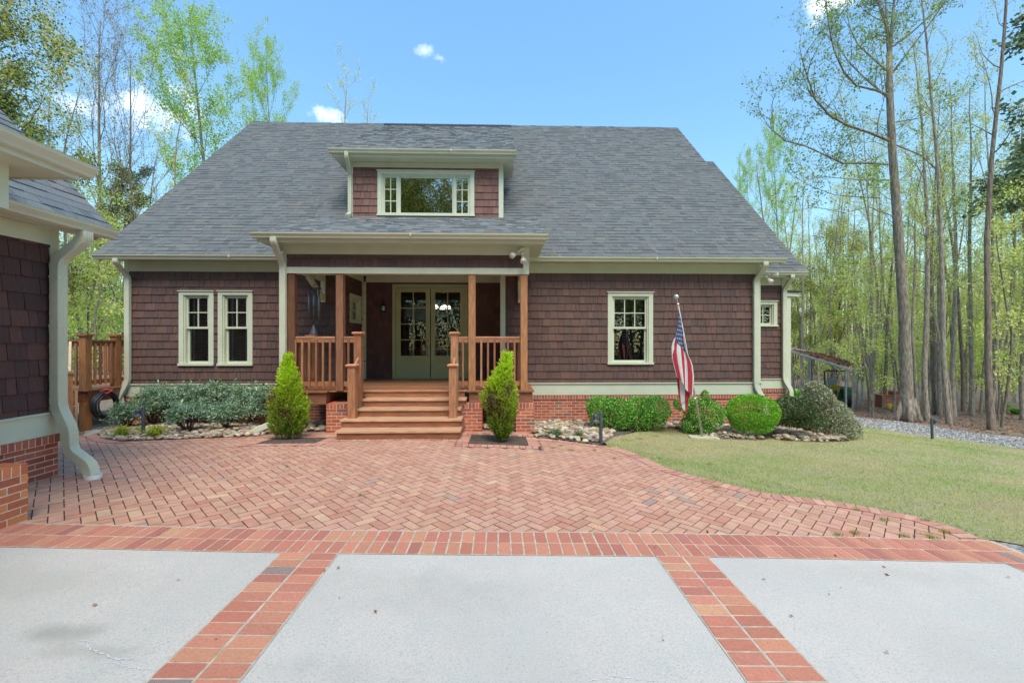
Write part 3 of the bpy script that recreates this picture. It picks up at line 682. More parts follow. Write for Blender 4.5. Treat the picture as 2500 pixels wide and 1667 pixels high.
for x in (RX0+.05, XR+.002): m.box(x, x+(XL-RX0-.06 if x < 0 else .3), WY-.003, WY+.12, ZS-.002, ZS+.14)
build_each(m, 'soffit', TRIM, house, 1)
m = MB(); m.box(RX0+.04, -4.36, EY-.03, EY, ZS-.02, EZ-.01); m.box(.60, RX1-.04, EY-.03, EY, ZS-.02, EZ-.01); build_each(m, 'fascia', TRIM, house, 1)
FG = FS(EY-.031)
gutter(FG, RX0-.02, -4.36, EZ+.005, house); gutter(FG, .60, RX1+.02, EZ+.005, house)
# ---- dormer
DZ0, DZW, DZS = 4.83, 6.16, 6.30
FD = FS(DWY)
wd = opn(921.5,1158,416,527.5,DWY-.03)
shingles('dormer_wall', FD, DX0+.1, DX1-.1, DZ0-.15, DZW, house, op=[shr(wd)], zref=DZW-.06, seed=31, expo=.184, pal=[lin((122,88,79)), lin((116,84,77)), lin((128,92,82))])
m = MB(); fb(m, FD, DX0, DX0+.1, -.1, .028, DZ0-.1, DZS); fb(m, FD, DX1-.1, DX1+.02, -.1, .028, DZ0-.03, DZS); fb(m, FD, DX0+.1, DX1-.1, -.1, .022, DZW-.002, DZS-.003); m.build('dormer_trim', TRIM, house)
m = MB()
for x, s in ((DX0, 1), (DX1, -1)):
    m.hexa([(x,DWY+.1,DZ0-.1),(x+s*.12,DWY+.1,DZ0-.1),(x+s*.12,RIY-.1,RIZ-.3),(x,RIY-.1,RIZ-.3),(x,DWY+.1,DZS),(x+s*.12,DWY+.1,DZS),(x+s*.12,RIY-.1,RIZ-.1),(x,RIY-.1,RIZ-.1)], SHP[0])
m.build('dormer_side_wall', SHING, house)
DGY, DGZ = 10.72, 6.45; DRX0, DRX1 = -4.22, .385
dl = math.hypot(RIY-DGY, RIZ+.08-DGZ); ds = (0, (RIY-DGY)/dl, (RIZ+.08-DGZ)/dl)
roofplane('dormer_roof', (DRX0, DGY-.06, DGZ-.02), uu, ds, DRX1-DRX0, dl+.05, house, seed=22, pal=([lin((116,122,122)), lin((108,115,116)), lin((126,126,124)), lin((130,126,120)), lin((100,107,110))], [5,4,3,2,2]))  # paler than the main roof: low-slope sunlight put into the shingle colours
m = MB(); slab(m, (DRX0+.01, DGY-.05, DGZ-.02), uu, ds, DRX1-DRX0-.02, dl+.04, -.002, -.03, BK); m.build('roof_deck', ROOF, house)
m = MB(); slab(m, (DRX0+.02, DGY+.0, DGZ-.0), uu, ds, .03, dl-.1, -.035, -.17); slab(m, (DRX1-.05, DGY, DGZ), uu, ds, .03, dl-.1, -.035, -.17)
m.box(DRX0+.05, DRX1-.05, DGY, DWY-.003, DZS, DZS+.02); m.box(DRX0+.05, DRX1-.05, DGY-.03, DGY, DZS-.02, DGZ-.03)
m.box(DRX0+.05, DX0-.002, DWY-.003, DWY+1.0, DZS+.0, DZS+.02); m.box(DX1+.022, DRX1-.05, DWY-.003, DWY+1.0, DZS+.0, DZS+.02)
m.build('dormer_eave', TRIM, house)
gutter(FS(DGY-.031), DRX0-.01, DRX1+.01, DGZ+.0, house)
window(FD, *wd, parent=house, style='triple', glass=GLASSD, casing=.1)
# ---- ground-floor windows
window(F0, *w1, parent=house, grid=(2,2), blind=True); window(F0, *w2, parent=house, grid=(2,2), blind=True)
window(F0, *w3, parent=house, grid=(3,2), glass=GLASSW)
# ---- right wing, set back
WY2 = 11.9; WX = 8.06; F2 = FS(WY2); w4 = opn(1835,1898,734,797,WY2-.03)
shingles('wing_wall', F2, XR, WX-.09, .64, 3.29, house, op=[shr(w4)], zref=3.29, seed=41)
window(F2, *w4, parent=house, grid=(2,2), style='fixed', glass=GLASSW, casing=.1)
m = MB(); fb(m, F2, WX-.09, WX+.005, -.1, .028, .66, 3.5); fb(m, F2, XR, WX-.09, -.1, .022, 3.288, 3.49); build_each(m, 'corner_board', TRIM, house, 1)
m = MB(); fb(m, F2, XR, WX+.02, -.1, .03, .37, .63); fb(m, F2, XR, WX+.03, -.1, .055, .63, .65); build_each(m, 'water_table', TRIM, house, 2)
bricks('foundation', F2, XR, WX+.02, .37, -.6, house, seed=6)
R2Y, R2Z = 16.74, 8.80; E2Y, E2Z = 11.62, 3.63
roofplane('roof', (XR-.2, E2Y-.1, E2Z), uu, ss, 8.44-XR+.2, (R2Y-E2Y+.1)/sl, house, seed=23)
m = MB(); slab(m, (XR-.2, E2Y-.08, E2Z+.01), uu, ss, 8.42-XR+.2, (R2Y-E2Y+.08)/sl, -.006, -.04, BK); slab(m, (XR-.2, R2Y, R2Z+.02), uu, (0, sl, -sl), 8.44-XR+.2, 7, 0, -.04, BK); m.build('roof_deck', ROOF, house)
ridgecap(XR-.1, 8.44, R2Y, R2Z+.02)
m = MB()
for s in (1, -1):
    y0 = E2Y if s > 0 else 2*R2Y-E2Y
    m.hexa([(8.39,y0,E2Z-.16),(8.42,y0,E2Z-.16),(8.42,R2Y,R2Z-.16),(8.39,R2Y,R2Z-.16),(8.39,y0,E2Z-.01),(8.42,y0,E2Z-.01),(8.42,R2Y,R2Z-.01),(8.39,R2Y,R2Z-.01)])
m.box(XR+.2, 8.39, E2Y, WY2-.003, 3.49, 3.51); m.box(XR+.2, 8.39, E2Y-.03, E2Y, 3.47, E2Z-.02); m.box(WX+.007, 8.39, WY2-.003, WY2+.12, 3.488, 3.62); m.build('wing_eave', TRIM, house)
gutter(FS(E2Y-.031), XR+.36, 8.46, E2Z-.005, house)
m = MB(); A_ = [(WY2,-.8),(21.8,-.8),(21.8,3.5),(R2Y,R2Z-.15),(WY2,3.55)]
for (xa, xb) in ((WX-.15, WX),):
    p = [(xa,y,z) for y, z in A_]; q = [(xb,y,z) for y, z in A_]; m.poly(p, SHP[1]); m.poly(q, SHP[1])
m.build('side_wall', SHING, house)
m = MB(); m.hexa([(WX,14,3.30),(10.0,14,3.20),(10.0,17,3.20),(WX,17,3.30),(WX,14,3.43),(10.0,14,3.33),(10.0,17,3.33),(WX,17,3.43)]); m.box(9.6,9.74,14.05,14.19,-1.2,3.22); m.box(9.6,9.74,16.8,16.94,-1.2,3.22); m.build('side_porch', TRIM, house)
m = MB(); m.hexa([(WX,13.95,3.435),(10.06,13.95,3.335),(10.06,17,3.335),(WX,17,3.435),(WX,13.95,3.48),(10.06,13.95,3.375),(10.06,17,3.375),(WX,17,3.48)], BK); m.build('side_porch_roof', ROOF, house)
# ---- downspouts
sx = (1,0,0); sy = (0,1,0)
def ds_front(xt, xb, Yg, Yw, ztop, zbot, parent, kick=None):
    pts = [(xt, Yg, ztop), (xt, Yg, ztop-.09), (xb, Yw, ztop-.40), (xb, Yw, zbot)]
    if kick: pts += kick
    return pts
x1 = onY(313, 700, WY-.06).x; x0 = onY(283, 640, EY-.09).x
downspout([(x0,EY-.09,3.56),(x0,EY-.09,3.46),(x1,WY-.075,3.20),(x1,WY-.075,.78),(x1-.14,WY-.17,.38),(x1-.14,WY-.17,.0)], (0,1,0), house, w=.08, d=.1)
x1 = onY(1844.5, 700, WY-.06).x; x0 = onY(1868.5, 640, EY-.09).x
downspout([(x0,EY-.09,3.56),(x0,EY-.09,3.46),(x1,WY-.075,3.18),(x1,WY-.075,.62),(x1+.16,WY-.17,.25),(x1+.16,WY-.17,-.2)], (0,1,0), house, w=.08, d=.105)
x1 = onY(1914, 700, WY2-.06).x; x0 = onY(1934, 660, E2Y-.09).x
downspout([(x0,E2Y-.09,3.54),(x0,E2Y-.09,3.44),(x1,WY2-.075,3.17),(x1,WY2-.075,.62),(x1+.12,WY2-.17,.34),(x1+.12,WY2-.17,-.4)], (0,1,0), house, w=.08, d=.105)
x1 = onY(855, 440, DWY-.06).x; x0 = onY(846, 380, DGY-.09).x
downspout([(x0,DGY-.09,6.37),(x0,DGY-.09,6.25),(x1+.0,DWY-.075,5.95),(x1+.0,DWY-.075,4.93),(x1-.03,DWY-.2,4.86)], (1,0,0), house, w=.095, d=.075)
# floodlights
LIGHTW = mat('floodlight_white', (.75,.72,.66), .4, 6, .05); LENS = mat('floodlight_lens', (.62,.56,.50), .3, 6, .1)
def floodlight(c, dirs, parent):
    c = Vector(c); m = MB(); m.box(c.x-.045, c.x+.045, c.y-.03, c.y+.03, c.z-.05, c.z+.01)
    for d in dirs: m.tube([c+Vector((0,0,-.03)), c+Vector(d)*.09+Vector((0,0,-.03)), c+Vector(d)*.16+Vector((0,0,-.05))], [.012,.02,.026], 10)
    f = m.build('floodlight', LIGHTW, parent, True)
    for d in dirs:
        d = Vector(d).normalized(); p = c+d*.17+Vector((0,0,-.055)); m = MB(); m.tube([p, p+d*.05, p+d*.1, p+d*.135, p+d*.15], [.027,.042,.06,.062,.05], 14); m.build('lens', LENS, f, True)
# ---- front porch
PY = 8.68; BX0, BX1 = -4.28, .583; ZB0, ZB1, ZB2, ZB3 = 3.065, 3.19, 3.45, 3.625
FB = FS(PY)
m = MB(); fb(m, FB, BX0, BX1, -.17, .02, ZB0, ZB1); m.build('beam', TRIM, house)
shingles('beam_shingles', FB, BX0+.02, BX1-.12, ZB1, ZB2, house, zref=ZB2-.08, seed=51)
m = MB(); fb(m, FB, BX0+.0, BX1-.12, -.16, .022, ZB2-.002, ZB3); fb(m, FB, BX1-.12, BX1+.005, -.16, .024, ZB1, ZB3)
fb(m, FB, BX0-.075, BX0, -.1, .014, 3.06, ZB3)
for s, x in ((1, BX0+.02), (-1, BX1-.16)): m.box(x, x+.14, PY+.17, WY+.02, ZB0+.06, ZB3-.01)
m.build('beam_trim', TRIM, house)
m = MB(); m.box(BX0+.03, BX1-.03, PY+.17, RY, 3.43, 3.46); m.build('porch_ceiling', TRIM, house)
m = MB()
for s, x in ((1, BX0+.12), (-1, BX1-.12)):           # knee brackets at the wall
    m.box(x-.045, x+.045, WY-.09, WY-.02, 2.62, ZB0+.06); m.hexa([(x-.04,WY-.85,ZB0+.0),(x+.04,WY-.85,ZB0+.0),(x+.04,WY-.08,2.66),(x-.04,WY-.08,2.66),(x-.04,WY-.85,ZB0+.1),(x+.04,WY-.85,ZB0+.1),(x+.04,WY-.08,2.78),(x-.04,WY-.08,2.78)])
build_each(m, 'bracket', TRIM, house, 2)
PGY, PGZ = 8.34, 3.775; PRX0, PRX1 = -4.72, .92
iy = 11.16; iz = EZ+.02+(iy-EY); pl = math.hypot(iy-PGY, iz-PGZ); ps = (0, (iy-PGY)/pl, (iz-PGZ)/pl)
roofplane('porch_roof', (PRX0, PGY-.06, PGZ-.01), uu, ps, PRX1-PRX0, pl+.02, house, seed=24, pal=([lin((120,125,126)), lin((112,118,120)), lin((130,130,128)), lin((134,130,124)), lin((104,110,114))], [5,4,3,2,2]))  # same shingles as the main roof, extra light on the lower pitch painted in
m = MB(); slab(m, (PRX0+.01, PGY-.05, PGZ-.01), uu, ps, PRX1-PRX0-.02, pl, -.002, -.03, BK); m.build('roof_deck', ROOF, house)
m = MB(); slab(m, (PRX0+.02, PGY, PGZ+.0), uu, ps, .03, pl-.1, -.035, -.17); slab(m, (PRX1-.05, PGY, PGZ), uu, ps, .03, pl-.1, -.035, -.17)
m.box(PRX0+.05, PRX1-.05, PGY, PY-.02, ZB3, ZB3+.02); m.box(PRX0+.05, PRX1-.05, PGY-.03, PGY, ZB3-.02, PGZ-.035)
m.box(PRX0+.05, BX0-.002, PY-.02, WY-.03, ZB3+.002, ZB3+.02); m.box(BX1+.007, PRX1-.05, PY-.02, WY-.03, ZB3+.002, ZB3+.02); m.build('porch_eave', TRIM, house)
gutter(FS(PGY-.031), PRX0-.01, PRX1+.01, PGZ+.0, house)
x1 = onY(691, 720, PY-.06).x; x0 = onY(668, 590, PGY-.09).x
downspout([(x0,PGY-.09,3.69),(x0,PGY-.09,3.57),(x1,PY-.065,3.22),(x1,PY-.065,.35),(x1-.05,PY-.15,.14),(x1-.42,PY-.32,-.03),(x1-.5,PY-.35,-.13)], (0,1,0), house, w=.085, d=.1)
fl = at(1274, 605, 8.6); floodlight((fl.x, PY-.05, fl.z), [(-.55,-.45,-.35), (.08,-.5,-.75)], house)
fl = at(1866, 660, 10.2); floodlight((XR+.05, WY-.05, 3.37), [(.7,-.5,-.1), (.2,-.6,-.6)], house)
WP = [lin((160,110,78)), lin((150,99,70)), lin((168,120,86)), lin((142,92,66))]
def wood(i=None, j=.12): return jit(rnd.choice(WP) if i is None else WP[i], j)
def post(x, y, z0, z1, w=.14, name='post', parent=house, col=None, h=None):
    m = MB(); c = col or wood(); e = .006
    m.hexa([(x-w/2,y-w/2,z0),(x+w/2,y-w/2,z0),(x+w/2,y+w/2,z0),(x-w/2,y+w/2,z0),(x-w/2,y-w/2,z1),(x+w/2,y-w/2,z1),(x+w/2,y+w/2,z1),(x-w/2,y+w/2,z1)], c)
    return m.build(name, WOOD, parent)
for (pa, pb, col, yy) in ((703,717,lin((112,76,56)),0),(820,837,lin((144,98,72)),0),(1143.7,1160.6,lin((172,122,82)),0),(1270.7,1288.2,lin((178,124,82)),0)):
    xa = onY(pa, 800, PY).x; xb = onY(pb, 800, PY).x; wdt = .14; post((xa+xb)/2 if pa > 710 else xa+.06, PY+.07, DZ, ZB0, wdt, 'porch_post', house, tuple(c*.9 for c in col))
# deck boards, rims
m = MB(); y = PY-.09; k = 0
XS0, XS1 = onY(838, 960, PY-.02).x, onY(1126, 960, PY-.02).x
while y < RY-.01:
    e = min(y+.137, RY); c = wood(None, .1)
    if y < PY+.02:
        m.box(BX0-.06, XS0-.30, y, e, DZ-.03, DZ, c); m.box(XS1+.12, BX1+.10, y, e, DZ-.03, DZ, c)
    elif e < WY-.02: m.box(BX0-.06, BX1+.10, y, e, DZ-.03, DZ, c)
    else: m.box(BX0+.0 if e < WY else RXL+.01, BX1 if e < WY else RXR-.01, y, e, DZ-.03, DZ, c)
    y += .142
m.build('deck_boards', WOODH, house)
m = MB()
for x0, x1 in ((BX0-.03, XS0-.33), (XS1+.16, BX1+.07)):
    m.box(x0, x1, PY-.045, PY-.005, DZ-.265, DZ-.032, lin((132,88,68))); m.box(x0, x0+.04, PY, WY-.03, DZ-.265, DZ-.032, wood()); m.box(x1-.04, x1, PY, WY-.03, DZ-.265, DZ-.032, wood())
build_each(m, 'rim_joist', WOODH, house, 1)
# stairs: five risers
x0s, x1s = onY(774, 1050, 7.5).x, onY(1064*1250/1176 if False else 1125, 1050, 7.5).x
ZR = [.138, .281, .424, .567, DZ]; YR = [7.52, 7.83, 8.14, 8.45, 8.76]
LX = [x0s+.0, x0s+.13, x0s+.55, x0s+.71, x0s+.71]
LXm = [x0s, onY(820*1.0, 1020, 7.83).x if False else x0s+.07, x0s+.45, x0s+.55, x0s+.55]
lefts = [onY(p, 990, y).x for p, y in ((820, 7.52), (832, 7.83), (872, 8.14), (885, 8.45), (886, 8.76))]
rights = [onY(p, 990, y).x for p, y in ((1123, 7.52), (1126, 7.83), (1124, 8.14), (1137, 8.45), (1137, 8.76))]
for k in range(5):
    m = MB(); zb = (gz((lefts[k]+rights[k])/2, YR[k])+.004) if k == 0 else ZR[k-1]
    m.box(lefts[k]+.02, rights[k]-.02, YR[k], YR[k]+.04, zb, ZR[k]-.032, wood(None, .08))
    if k < 4:
        m.box(lefts[k]-.01, rights[k]+.01, YR[k]-.03, YR[k]+.135, ZR[k]-.032, ZR[k], jit(lin((196,156,124)), .05)); m.box(lefts[k]-.01, rights[k]+.01, YR[k]+.14, YR[k]+.36, ZR[k]-.032, ZR[k]-.001, jit(lin((190,150,118)), .05))
        m.box(lefts[k]+.0, lefts[k]+.04, YR[k]+.04, 8.8, zb-.1 if k else zb, ZR[k]-.033, wood(1)); m.box(rights[k]-.04, rights[k]-.0, YR[k]+.04, 8.8, zb-.1 if k else zb, ZR[k]-.033, wood(1))
    else: m.box(lefts[k]-.02, rights[k]+.02, YR[k]-.03, YR[k]+.10, ZR[k]-.032, ZR[k]+.0015, jit(lin((182,136,106)), .05))
    m.build('step', WOODH, house)
# piers
def pier(x0, x1, y0, y1, z1, z0, parent, seed):
    p = bricks('brick_pier', FS(y0, 0), x0, x1, z1, z0, parent, seed=seed, cap_proud=.0)
    m = MB()
    r = random.Random(seed); P = [lin((196,96,70)), lin((178,84,64)), lin((188,90,66))]
    for Fr, sg in ((FE(x1), 1), (((x0, 0), (0, 1), (-1, 0)), -1)):
        z = z1; k = 0
        fb(m, Fr, y0+.09, y1, -.09, .0, z-.093, z-.002, jit(P[0], .1, r)); z -= .1016
        while z > z0:
            a = y0+.09-(.1016 if k % 2 else 0)
            while a < y1-.01:
                p0, q0 = max(a+.005, y0+.0905), min(a+.1985, y1)
                if q0-p0 > .01: fb(m, Fr, p0, q0, -.09, .0, z-.0577, z, jit(r.choice(P), .1, r))
                a += .2032
            z -= .0677; k += 1
    m.box(x0+.01, x1-.01, y0+.08, y1-.005, z0, z1-.006, lin((150,120,100)))
    m.build('brick_side', BRICK, p); return p
pa = onY(796, 1000, 8.48).x, onY(847, 1000, 8.48).x; pier(pa[0], pa[1], 8.48, 8.95, .47, -.3, house, 61)
pa = onY(1127, 1000, 8.48).x, onY(1177, 1000, 8.48).x; pier(pa[0], pa[1], 8.48, 8.95, .47, -.3, house, 62)
pa = onY(1259, 1000, 8.48).x, onY(1305, 1000, 8.48).x; pier(pa[0], pa[1], 8.48, 8.95, .47, -.3, house, 63)
pa = onY(664, 1000, 8.48).x, onY(712, 1000, 8.48).x; pier(pa[0], pa[1], 8.48, 8.95, .47, -.3, house, 64)
# railings
def railing(x0, x1, y, zb, zt, bal, parent, along_y=None):
    m = MB()
    if along_y is None:
        m.box(x0, x1, y-.03, y+.03, zt-.03, zt, jit(lin((184,138,108)), .04)); m.box(x0, x1, y-.02, y+.02, zt-.12, zt-.031, wood(0)); m.box(x0, x1, y-.02, y+.02, zb+.09, zb+.18, wood(0))
    else:
        m.box(y-.03, y+.03, x0, x1, zt-.03, zt, wood(2)); m.box(y-.02, y+.02, x0, x1, zt-.12, zt-.031, wood(0)); m.box(y-.02, y+.02, x0, x1, zb+.09, zb+.18, wood(0))
    r = m.build('railing', WOODH, parent)
    for b in bal:
        m = MB(); c = wood(None, .1)
        if along_y is None: m.box(b-.019, b+.019, y-.058, y-.021, zb+.07, zt-.06, c)
        else: m.box(y-.058, y-.021, b-.019, b+.019, zb+.07, zt-.06, c)
        m.build('baluster', WOOD, r)
    return r
RT = 1.80; z4 = lambda v: 600+v*.3189
Xr = lambda v, Y=PY+.07: onY(v, 870, Y).x
railing(Xr(708), Xr(819), PY+.07, DZ, RT, [Xr(z4(v)) for v in (388,440,493,546,598,652)], house)
railing(Xr(838), Xr(866), PY+.07, DZ, RT, [Xr(z4(792))], house)
railing(Xr(1118), Xr(1143), PY+.07, DZ, RT, [Xr(z4(1665))], house)
railing(Xr(1161), Xr(1270), PY+.07, DZ, RT, [Xr(z4(v)) for v in (1804,1855,1905,1955,2007,2057)], house)
railing(PY+.15, WY-.1, BX0+.12, DZ, RT, [PY+.27+.125*k for k in range(10)], house, along_y=True)
railing(PY+.15, WY-.1, BX1-.12, DZ, RT, [PY+.27+.125*k for k in range(10)], house, along_y=True)
def newel(px0, px1, y, z0, z1, parent=house):
    x0, x1 = onY(px0, 900, y).x, onY(px1, 900, y).x; x = (x0+x1)/2; m = MB(); c = wood(); w = .07
    m.box(x-w, x+w, y, y+2*w, z0, z1-.055, c)
    nb = m.build('newel_post', WOOD, parent); m = MB(); yc = y+w
    for (e, a, b) in ((.085, z1-.055, z1-.035), (.102, z1-.035, z1-.012)): m.box(x-e, x+e, yc-e, yc+e, a, b, lin((184,118,86)))
    e = .102; f = .08; a, b = z1-.012, z1; m.hexa([(x-e,yc-e,a),(x+e,yc-e,a),(x+e,yc+e,a),(x-e,yc+e,a),(x-f,yc-f,b),(x+f,yc-f,b),(x+f,yc+f,b),(x-f,yc+f,b)], lin((200,146,112)))
    m.build('cap', WOOD, nb); return x
xa = newel(864.5, 880.5, 8.34, ZR[2], 1.885); xb = newel(847.8, 867.5, 7.92, ZR[1], 1.28)
xc = newel(1100, 1118.3, 8.34, ZR[2], 1.885); xd = newel(1096, 1114.5, 7.92, ZR[1], 1.28)
m = MB()
for p, q in ((xa, xb), (xc, xd)): x = (p+q)/2; m.hexa([(x-.02,8.06,1.05),(x+.02,8.06,1.05),(x+.02,8.36,1.24),(x-.02,8.36,1.24),(x-.02,8.06,1.2),(x+.02,8.06,1.2),(x+.02,8.36,1.40),(x-.02,8.36,1.40)], WP[2])
build_each(m, 'stair_handrail', WOOD, house, 1)
# recess: side wall with small window, back wall, french doors
DKP = [lin((96,68,66)), lin((90,64,64)), lin((100,72,68))]
FL = FE(RXL); ws = (10.42, 11.02, 0, 0)
p0, p1 = at(854.4, 714, 1), at(883.6, 790, 1)
def onX(px, py, X): v = ray(px, py); t = X/v.x; return Vector((X, v.y*t, CAMZ+v.z*t))
q0, q1 = onX(855, 716, RXL+.03), onX(883, 790, RXL+.03); q2 = onX(855, 787, RXL+.03)
wz0, wz1 = 2.08, 2.80; wya, wyb = 10.40, 11.20
wya, wyb = min(q0.y, 11.2), min(q1.y, RY-.08); wz1 = q0.z; wz0 = q2.z
shingles('wall', FL, WY, RY, DZ, 3.27, house, op=[(wya+.02, wyb-.02, wz0+.02, wz1-.02)], zref=ZT, seed=13, pal=DKP)
window(FL, wya, wyb, wz0, wz1, parent=house, grid=(2,2), style='fixed', casing=.09, glass=GLASSW)
FR = FS(RY); dd0 = onY(957.8, 926, RY-.03).x; dd1 = onY(1142, 926, RY-.03).x; dzt = 3.21-.09; dzt = onY(1050, 694, RY-.03).z
shingles('wall', FR, RXL+.0, dd0, DZ, 3.27, house, zref=ZT, seed=14, pal=DKP); shingles('wall', FR, dd1, RXR, DZ, 3.27, house, zref=ZT, seed=15, pal=DKP)
m = MB(); fb(m, FR, dd0, dd1, -.12, .003, dzt, 3.27, SHP[3]); m.build('wall', SHING, house)
m = MB(); fb(m, FR, RXL, RXL+.1, .0, .028, DZ, 3.27); fb(m, FR, RXL+.1, RXR, .0, .034, 3.265, 3.43); m.box(RXL-.0, RXL+.034, WY, RY, 3.265, 3.43); m.box(-4.2, RXL, WY-.02, WY, 3.26, 3.43); m.box(0, .55, WY-.02, WY, 3.26, 3.43); m.box(RXL+.0, RXL+.028, RY-.1, RY-.03, DZ, 3.27)
m.box(RXR+.002, RXR+.12, WY+.1, RY, DZ-.3, 3.3, SHP[0]); m.build('recess_trim', TRIM, house)
door = thing('x', (0,0,0), '', ''); bpy.data.objects.remove(door)
m = MB(); cs = .075
fb(m, FR, dd0, dd0+cs, -.1, .03, DZ, dzt-cs); fb(m, FR, dd1-cs, dd1, -.1, .03, DZ, dzt-cs); fb(m, FR, dd0, dd1, -.1, .032, dzt-cs, dzt)
fr = m.build('door_frame', DOORP, house)
mid = (dd0+dd1)/2; lx = [(dd0+cs+.02, mid-.012), (mid+.012, dd1-cs-.02)]
dz1 = dzt-cs-.015; dz0 = DZ+.03
m = MB(); fb(m, FR, dd0+cs, dd1-cs, -.1, .0, DZ, dz0-.003); fb(m, FR, dd0+cs, dd1-cs, -.08, -.01, dz1+.003, dzt-cs); fb(m, FR, dd0+cs, dd0+cs+.017, -.08, -.01, dz0, dz1+.003); fb(m, FR, dd1-cs-.017, dd1-cs, -.08, -.01, dz0, dz1+.003); m.build('threshold', DOORP, fr)
for i, (a, b) in enumerate(lx):
    m = MB(); st = .112; gz0 = dz0+(dz1-dz0)*.242; gz1 = dz1-.115
    fb(m, FR, a, a+st, -.065, -.02, dz0, dz1); fb(m, FR, b-st, b, -.065, -.02, dz0, dz1); fb(m, FR, a+st, b-st, -.065, -.02, gz1, dz1); fb(m, FR, a+st, b-st, -.065, -.02, dz0, dz0+.26); fb(m, FR, a+st, b-st, -.065, -.02, gz0-.115, gz0)
    fb(m, FR, a+st, b-st, -.055, -.030, dz0+.26, gz0-.115); fb(m, FR, a+st+.03, b-st-.03, -.03, -.023, dz0+.29, gz0-.145)
    for k in (1,): x = (a+b)/2; fb(m, FR, x-.014, x+.014, -.058, -.026, gz0, gz1)
    for k in (1,2,3): z = gz0+(gz1-gz0)*k/4; fb(m, FR, a+st, b-st, -.056, -.028, z-.012, z+.012)
    dr = m.build('door', DOORP, house)
    m = MB(); m.poly([P_(FR,a+st,-.043,gz0),P_(FR,b-st,-.043,gz0),P_(FR,b-st,-.043,gz1),P_(FR,a+st,-.043,gz1)]); m.build('pane', GLASSDOOR, dr)
    if i == 0:
        m = MB(); x = b-.06; zz = 1.70-(.0)
        for z, r in ((1.72, .028), (1.575, .036)): m.tube([P_(FR,x,-.02,z),P_(FR,x,.0,z),P_(FR,x,.012,z)], [r, r, r*.7], 14)
        m.tube([P_(FR,x,.0,1.54),P_(FR,x,.045,1.50),P_(FR,x,.05,1.42),P_(FR,x,.035,1.33),P_(FR,x,-.0,1.30)], [.012,.012,.011,.01,.012], 8)
        m.build('handle', mat('satin_nickel', (.45,.40,.32), .35, 9, .1, metal=.9), dr, True)
# the room behind the doors
INW = mat('interior_wall', (.30,.27,.23), .9, 2, .1); INR = mat('interior_floor', (.16,.07,.035), .4, 3, .3, stretch=(1,8,1))
m = MB(); ya, yb, xa_, xb_ = RY+.12, RY+7.0, -6.0, 3.0
m.box(xa_, xb_, yb, yb+.1, DZ-.1, 1.35); m.box(xa_, xb_, yb, yb+.1, 2.75, 3.35); m.box(xa_, -4.6, yb, yb+.1, 1.35, 2.75); m.box(-.9, xb_, yb, yb+.1, 1.35, 2.75)
m.box(xa_-.1, xa_, ya, yb, DZ-.1, 3.35); m.box(xb_, xb_+.1, ya, yb, DZ-.1, 3.35); m.box(xa_, xb_, ya, yb, 3.30, 3.4); m.build('interior_walls', INW, house)
m = MB(); m.box(xa_, xb_, ya, yb, DZ-.1, DZ+.02); m.box(-5,-1.8,RY+3.2,RY+4.2,DZ+.7,DZ+.76); m.box(-4.6,-4.5,RY+3.4,RY+4,DZ,DZ+.7); m.box(-2.3,-2.2,RY+3.4,RY+4,DZ,DZ+.7); m.build('interior_floor', INR, house)
# chandelier seen through the glass
c = at(1077, 752, RY+1.4); ch = thing('chandelier', (c.x, c.y, 3.3), 'lit white-shaded chandelier seen through the glass of the front doors', 'chandelier')
m = MB(); m.tube([(c.x,c.y,3.3),(c.x,c.y,c.z+.12)], .008, 6)
for k in range(5): a = k*math.tau/5+.3; m.tube([(c.x,c.y,c.z+.10),(c.x+math.cos(a)*.14,c.y+math.sin(a)*.14,c.z+.16),(c.x+math.cos(a)*.22,c.y+math.sin(a)*.22,c.z+.08)], .009, 5)
m.build('arm', BLACK, ch)
SHADE = emis('glowing_glass_shade', (1,.9,.76), 1.3)
for k in range(5):
    a = k*math.tau/5+.3; m = MB(); m.lathe((c.x+math.cos(a)*.22,c.y+math.sin(a)*.22,c.z), [(.02,.08),(.05,.06),(.075,.015),(.085,-.02),(.03,-.02)], 12); m.build('shade', SHADE, ch, True)
# wall lantern by the door
l = onY(937, 750, RY-.08); lt = MB()
LG = glass('lantern_glass', .1, (.8,.85,.82))
lt.box(l.x-.05,l.x+.05,RY-.02,RY,l.z-.12,l.z+.06); lt.tube([(l.x,RY-.02,l.z+.05),(l.x,RY-.08,l.z+.16),(l.x,RY-.13,l.z+.12)], .01, 6); lt.lathe((l.x,RY-.13,l.z), [(.0,.14),(.03,.11),(.035,.07),(.095,.045),(.09,.035),(.055,.03)], 14); lt.lathe((l.x,RY-.13,l.z), [(.055,-.10),(.075,-.115),(.09,-.135),(.0,-.14)], 14)
for k in range(6): a = k*math.tau/6; lt.tube([(l.x+math.cos(a)*.055,RY-.13+math.sin(a)*.055,l.z-.105),(l.x+math.cos(a)*.055,RY-.13+math.sin(a)*.055,l.z+.035)], .004, 4)
lo_ = lt.build('wall_lantern', BLACK, house, True); m = MB(); m.lathe((l.x,RY-.13,l.z), [(.05,.03),(.05,-.1)], 14); m.build('lantern_glass', LG, lo_, True)
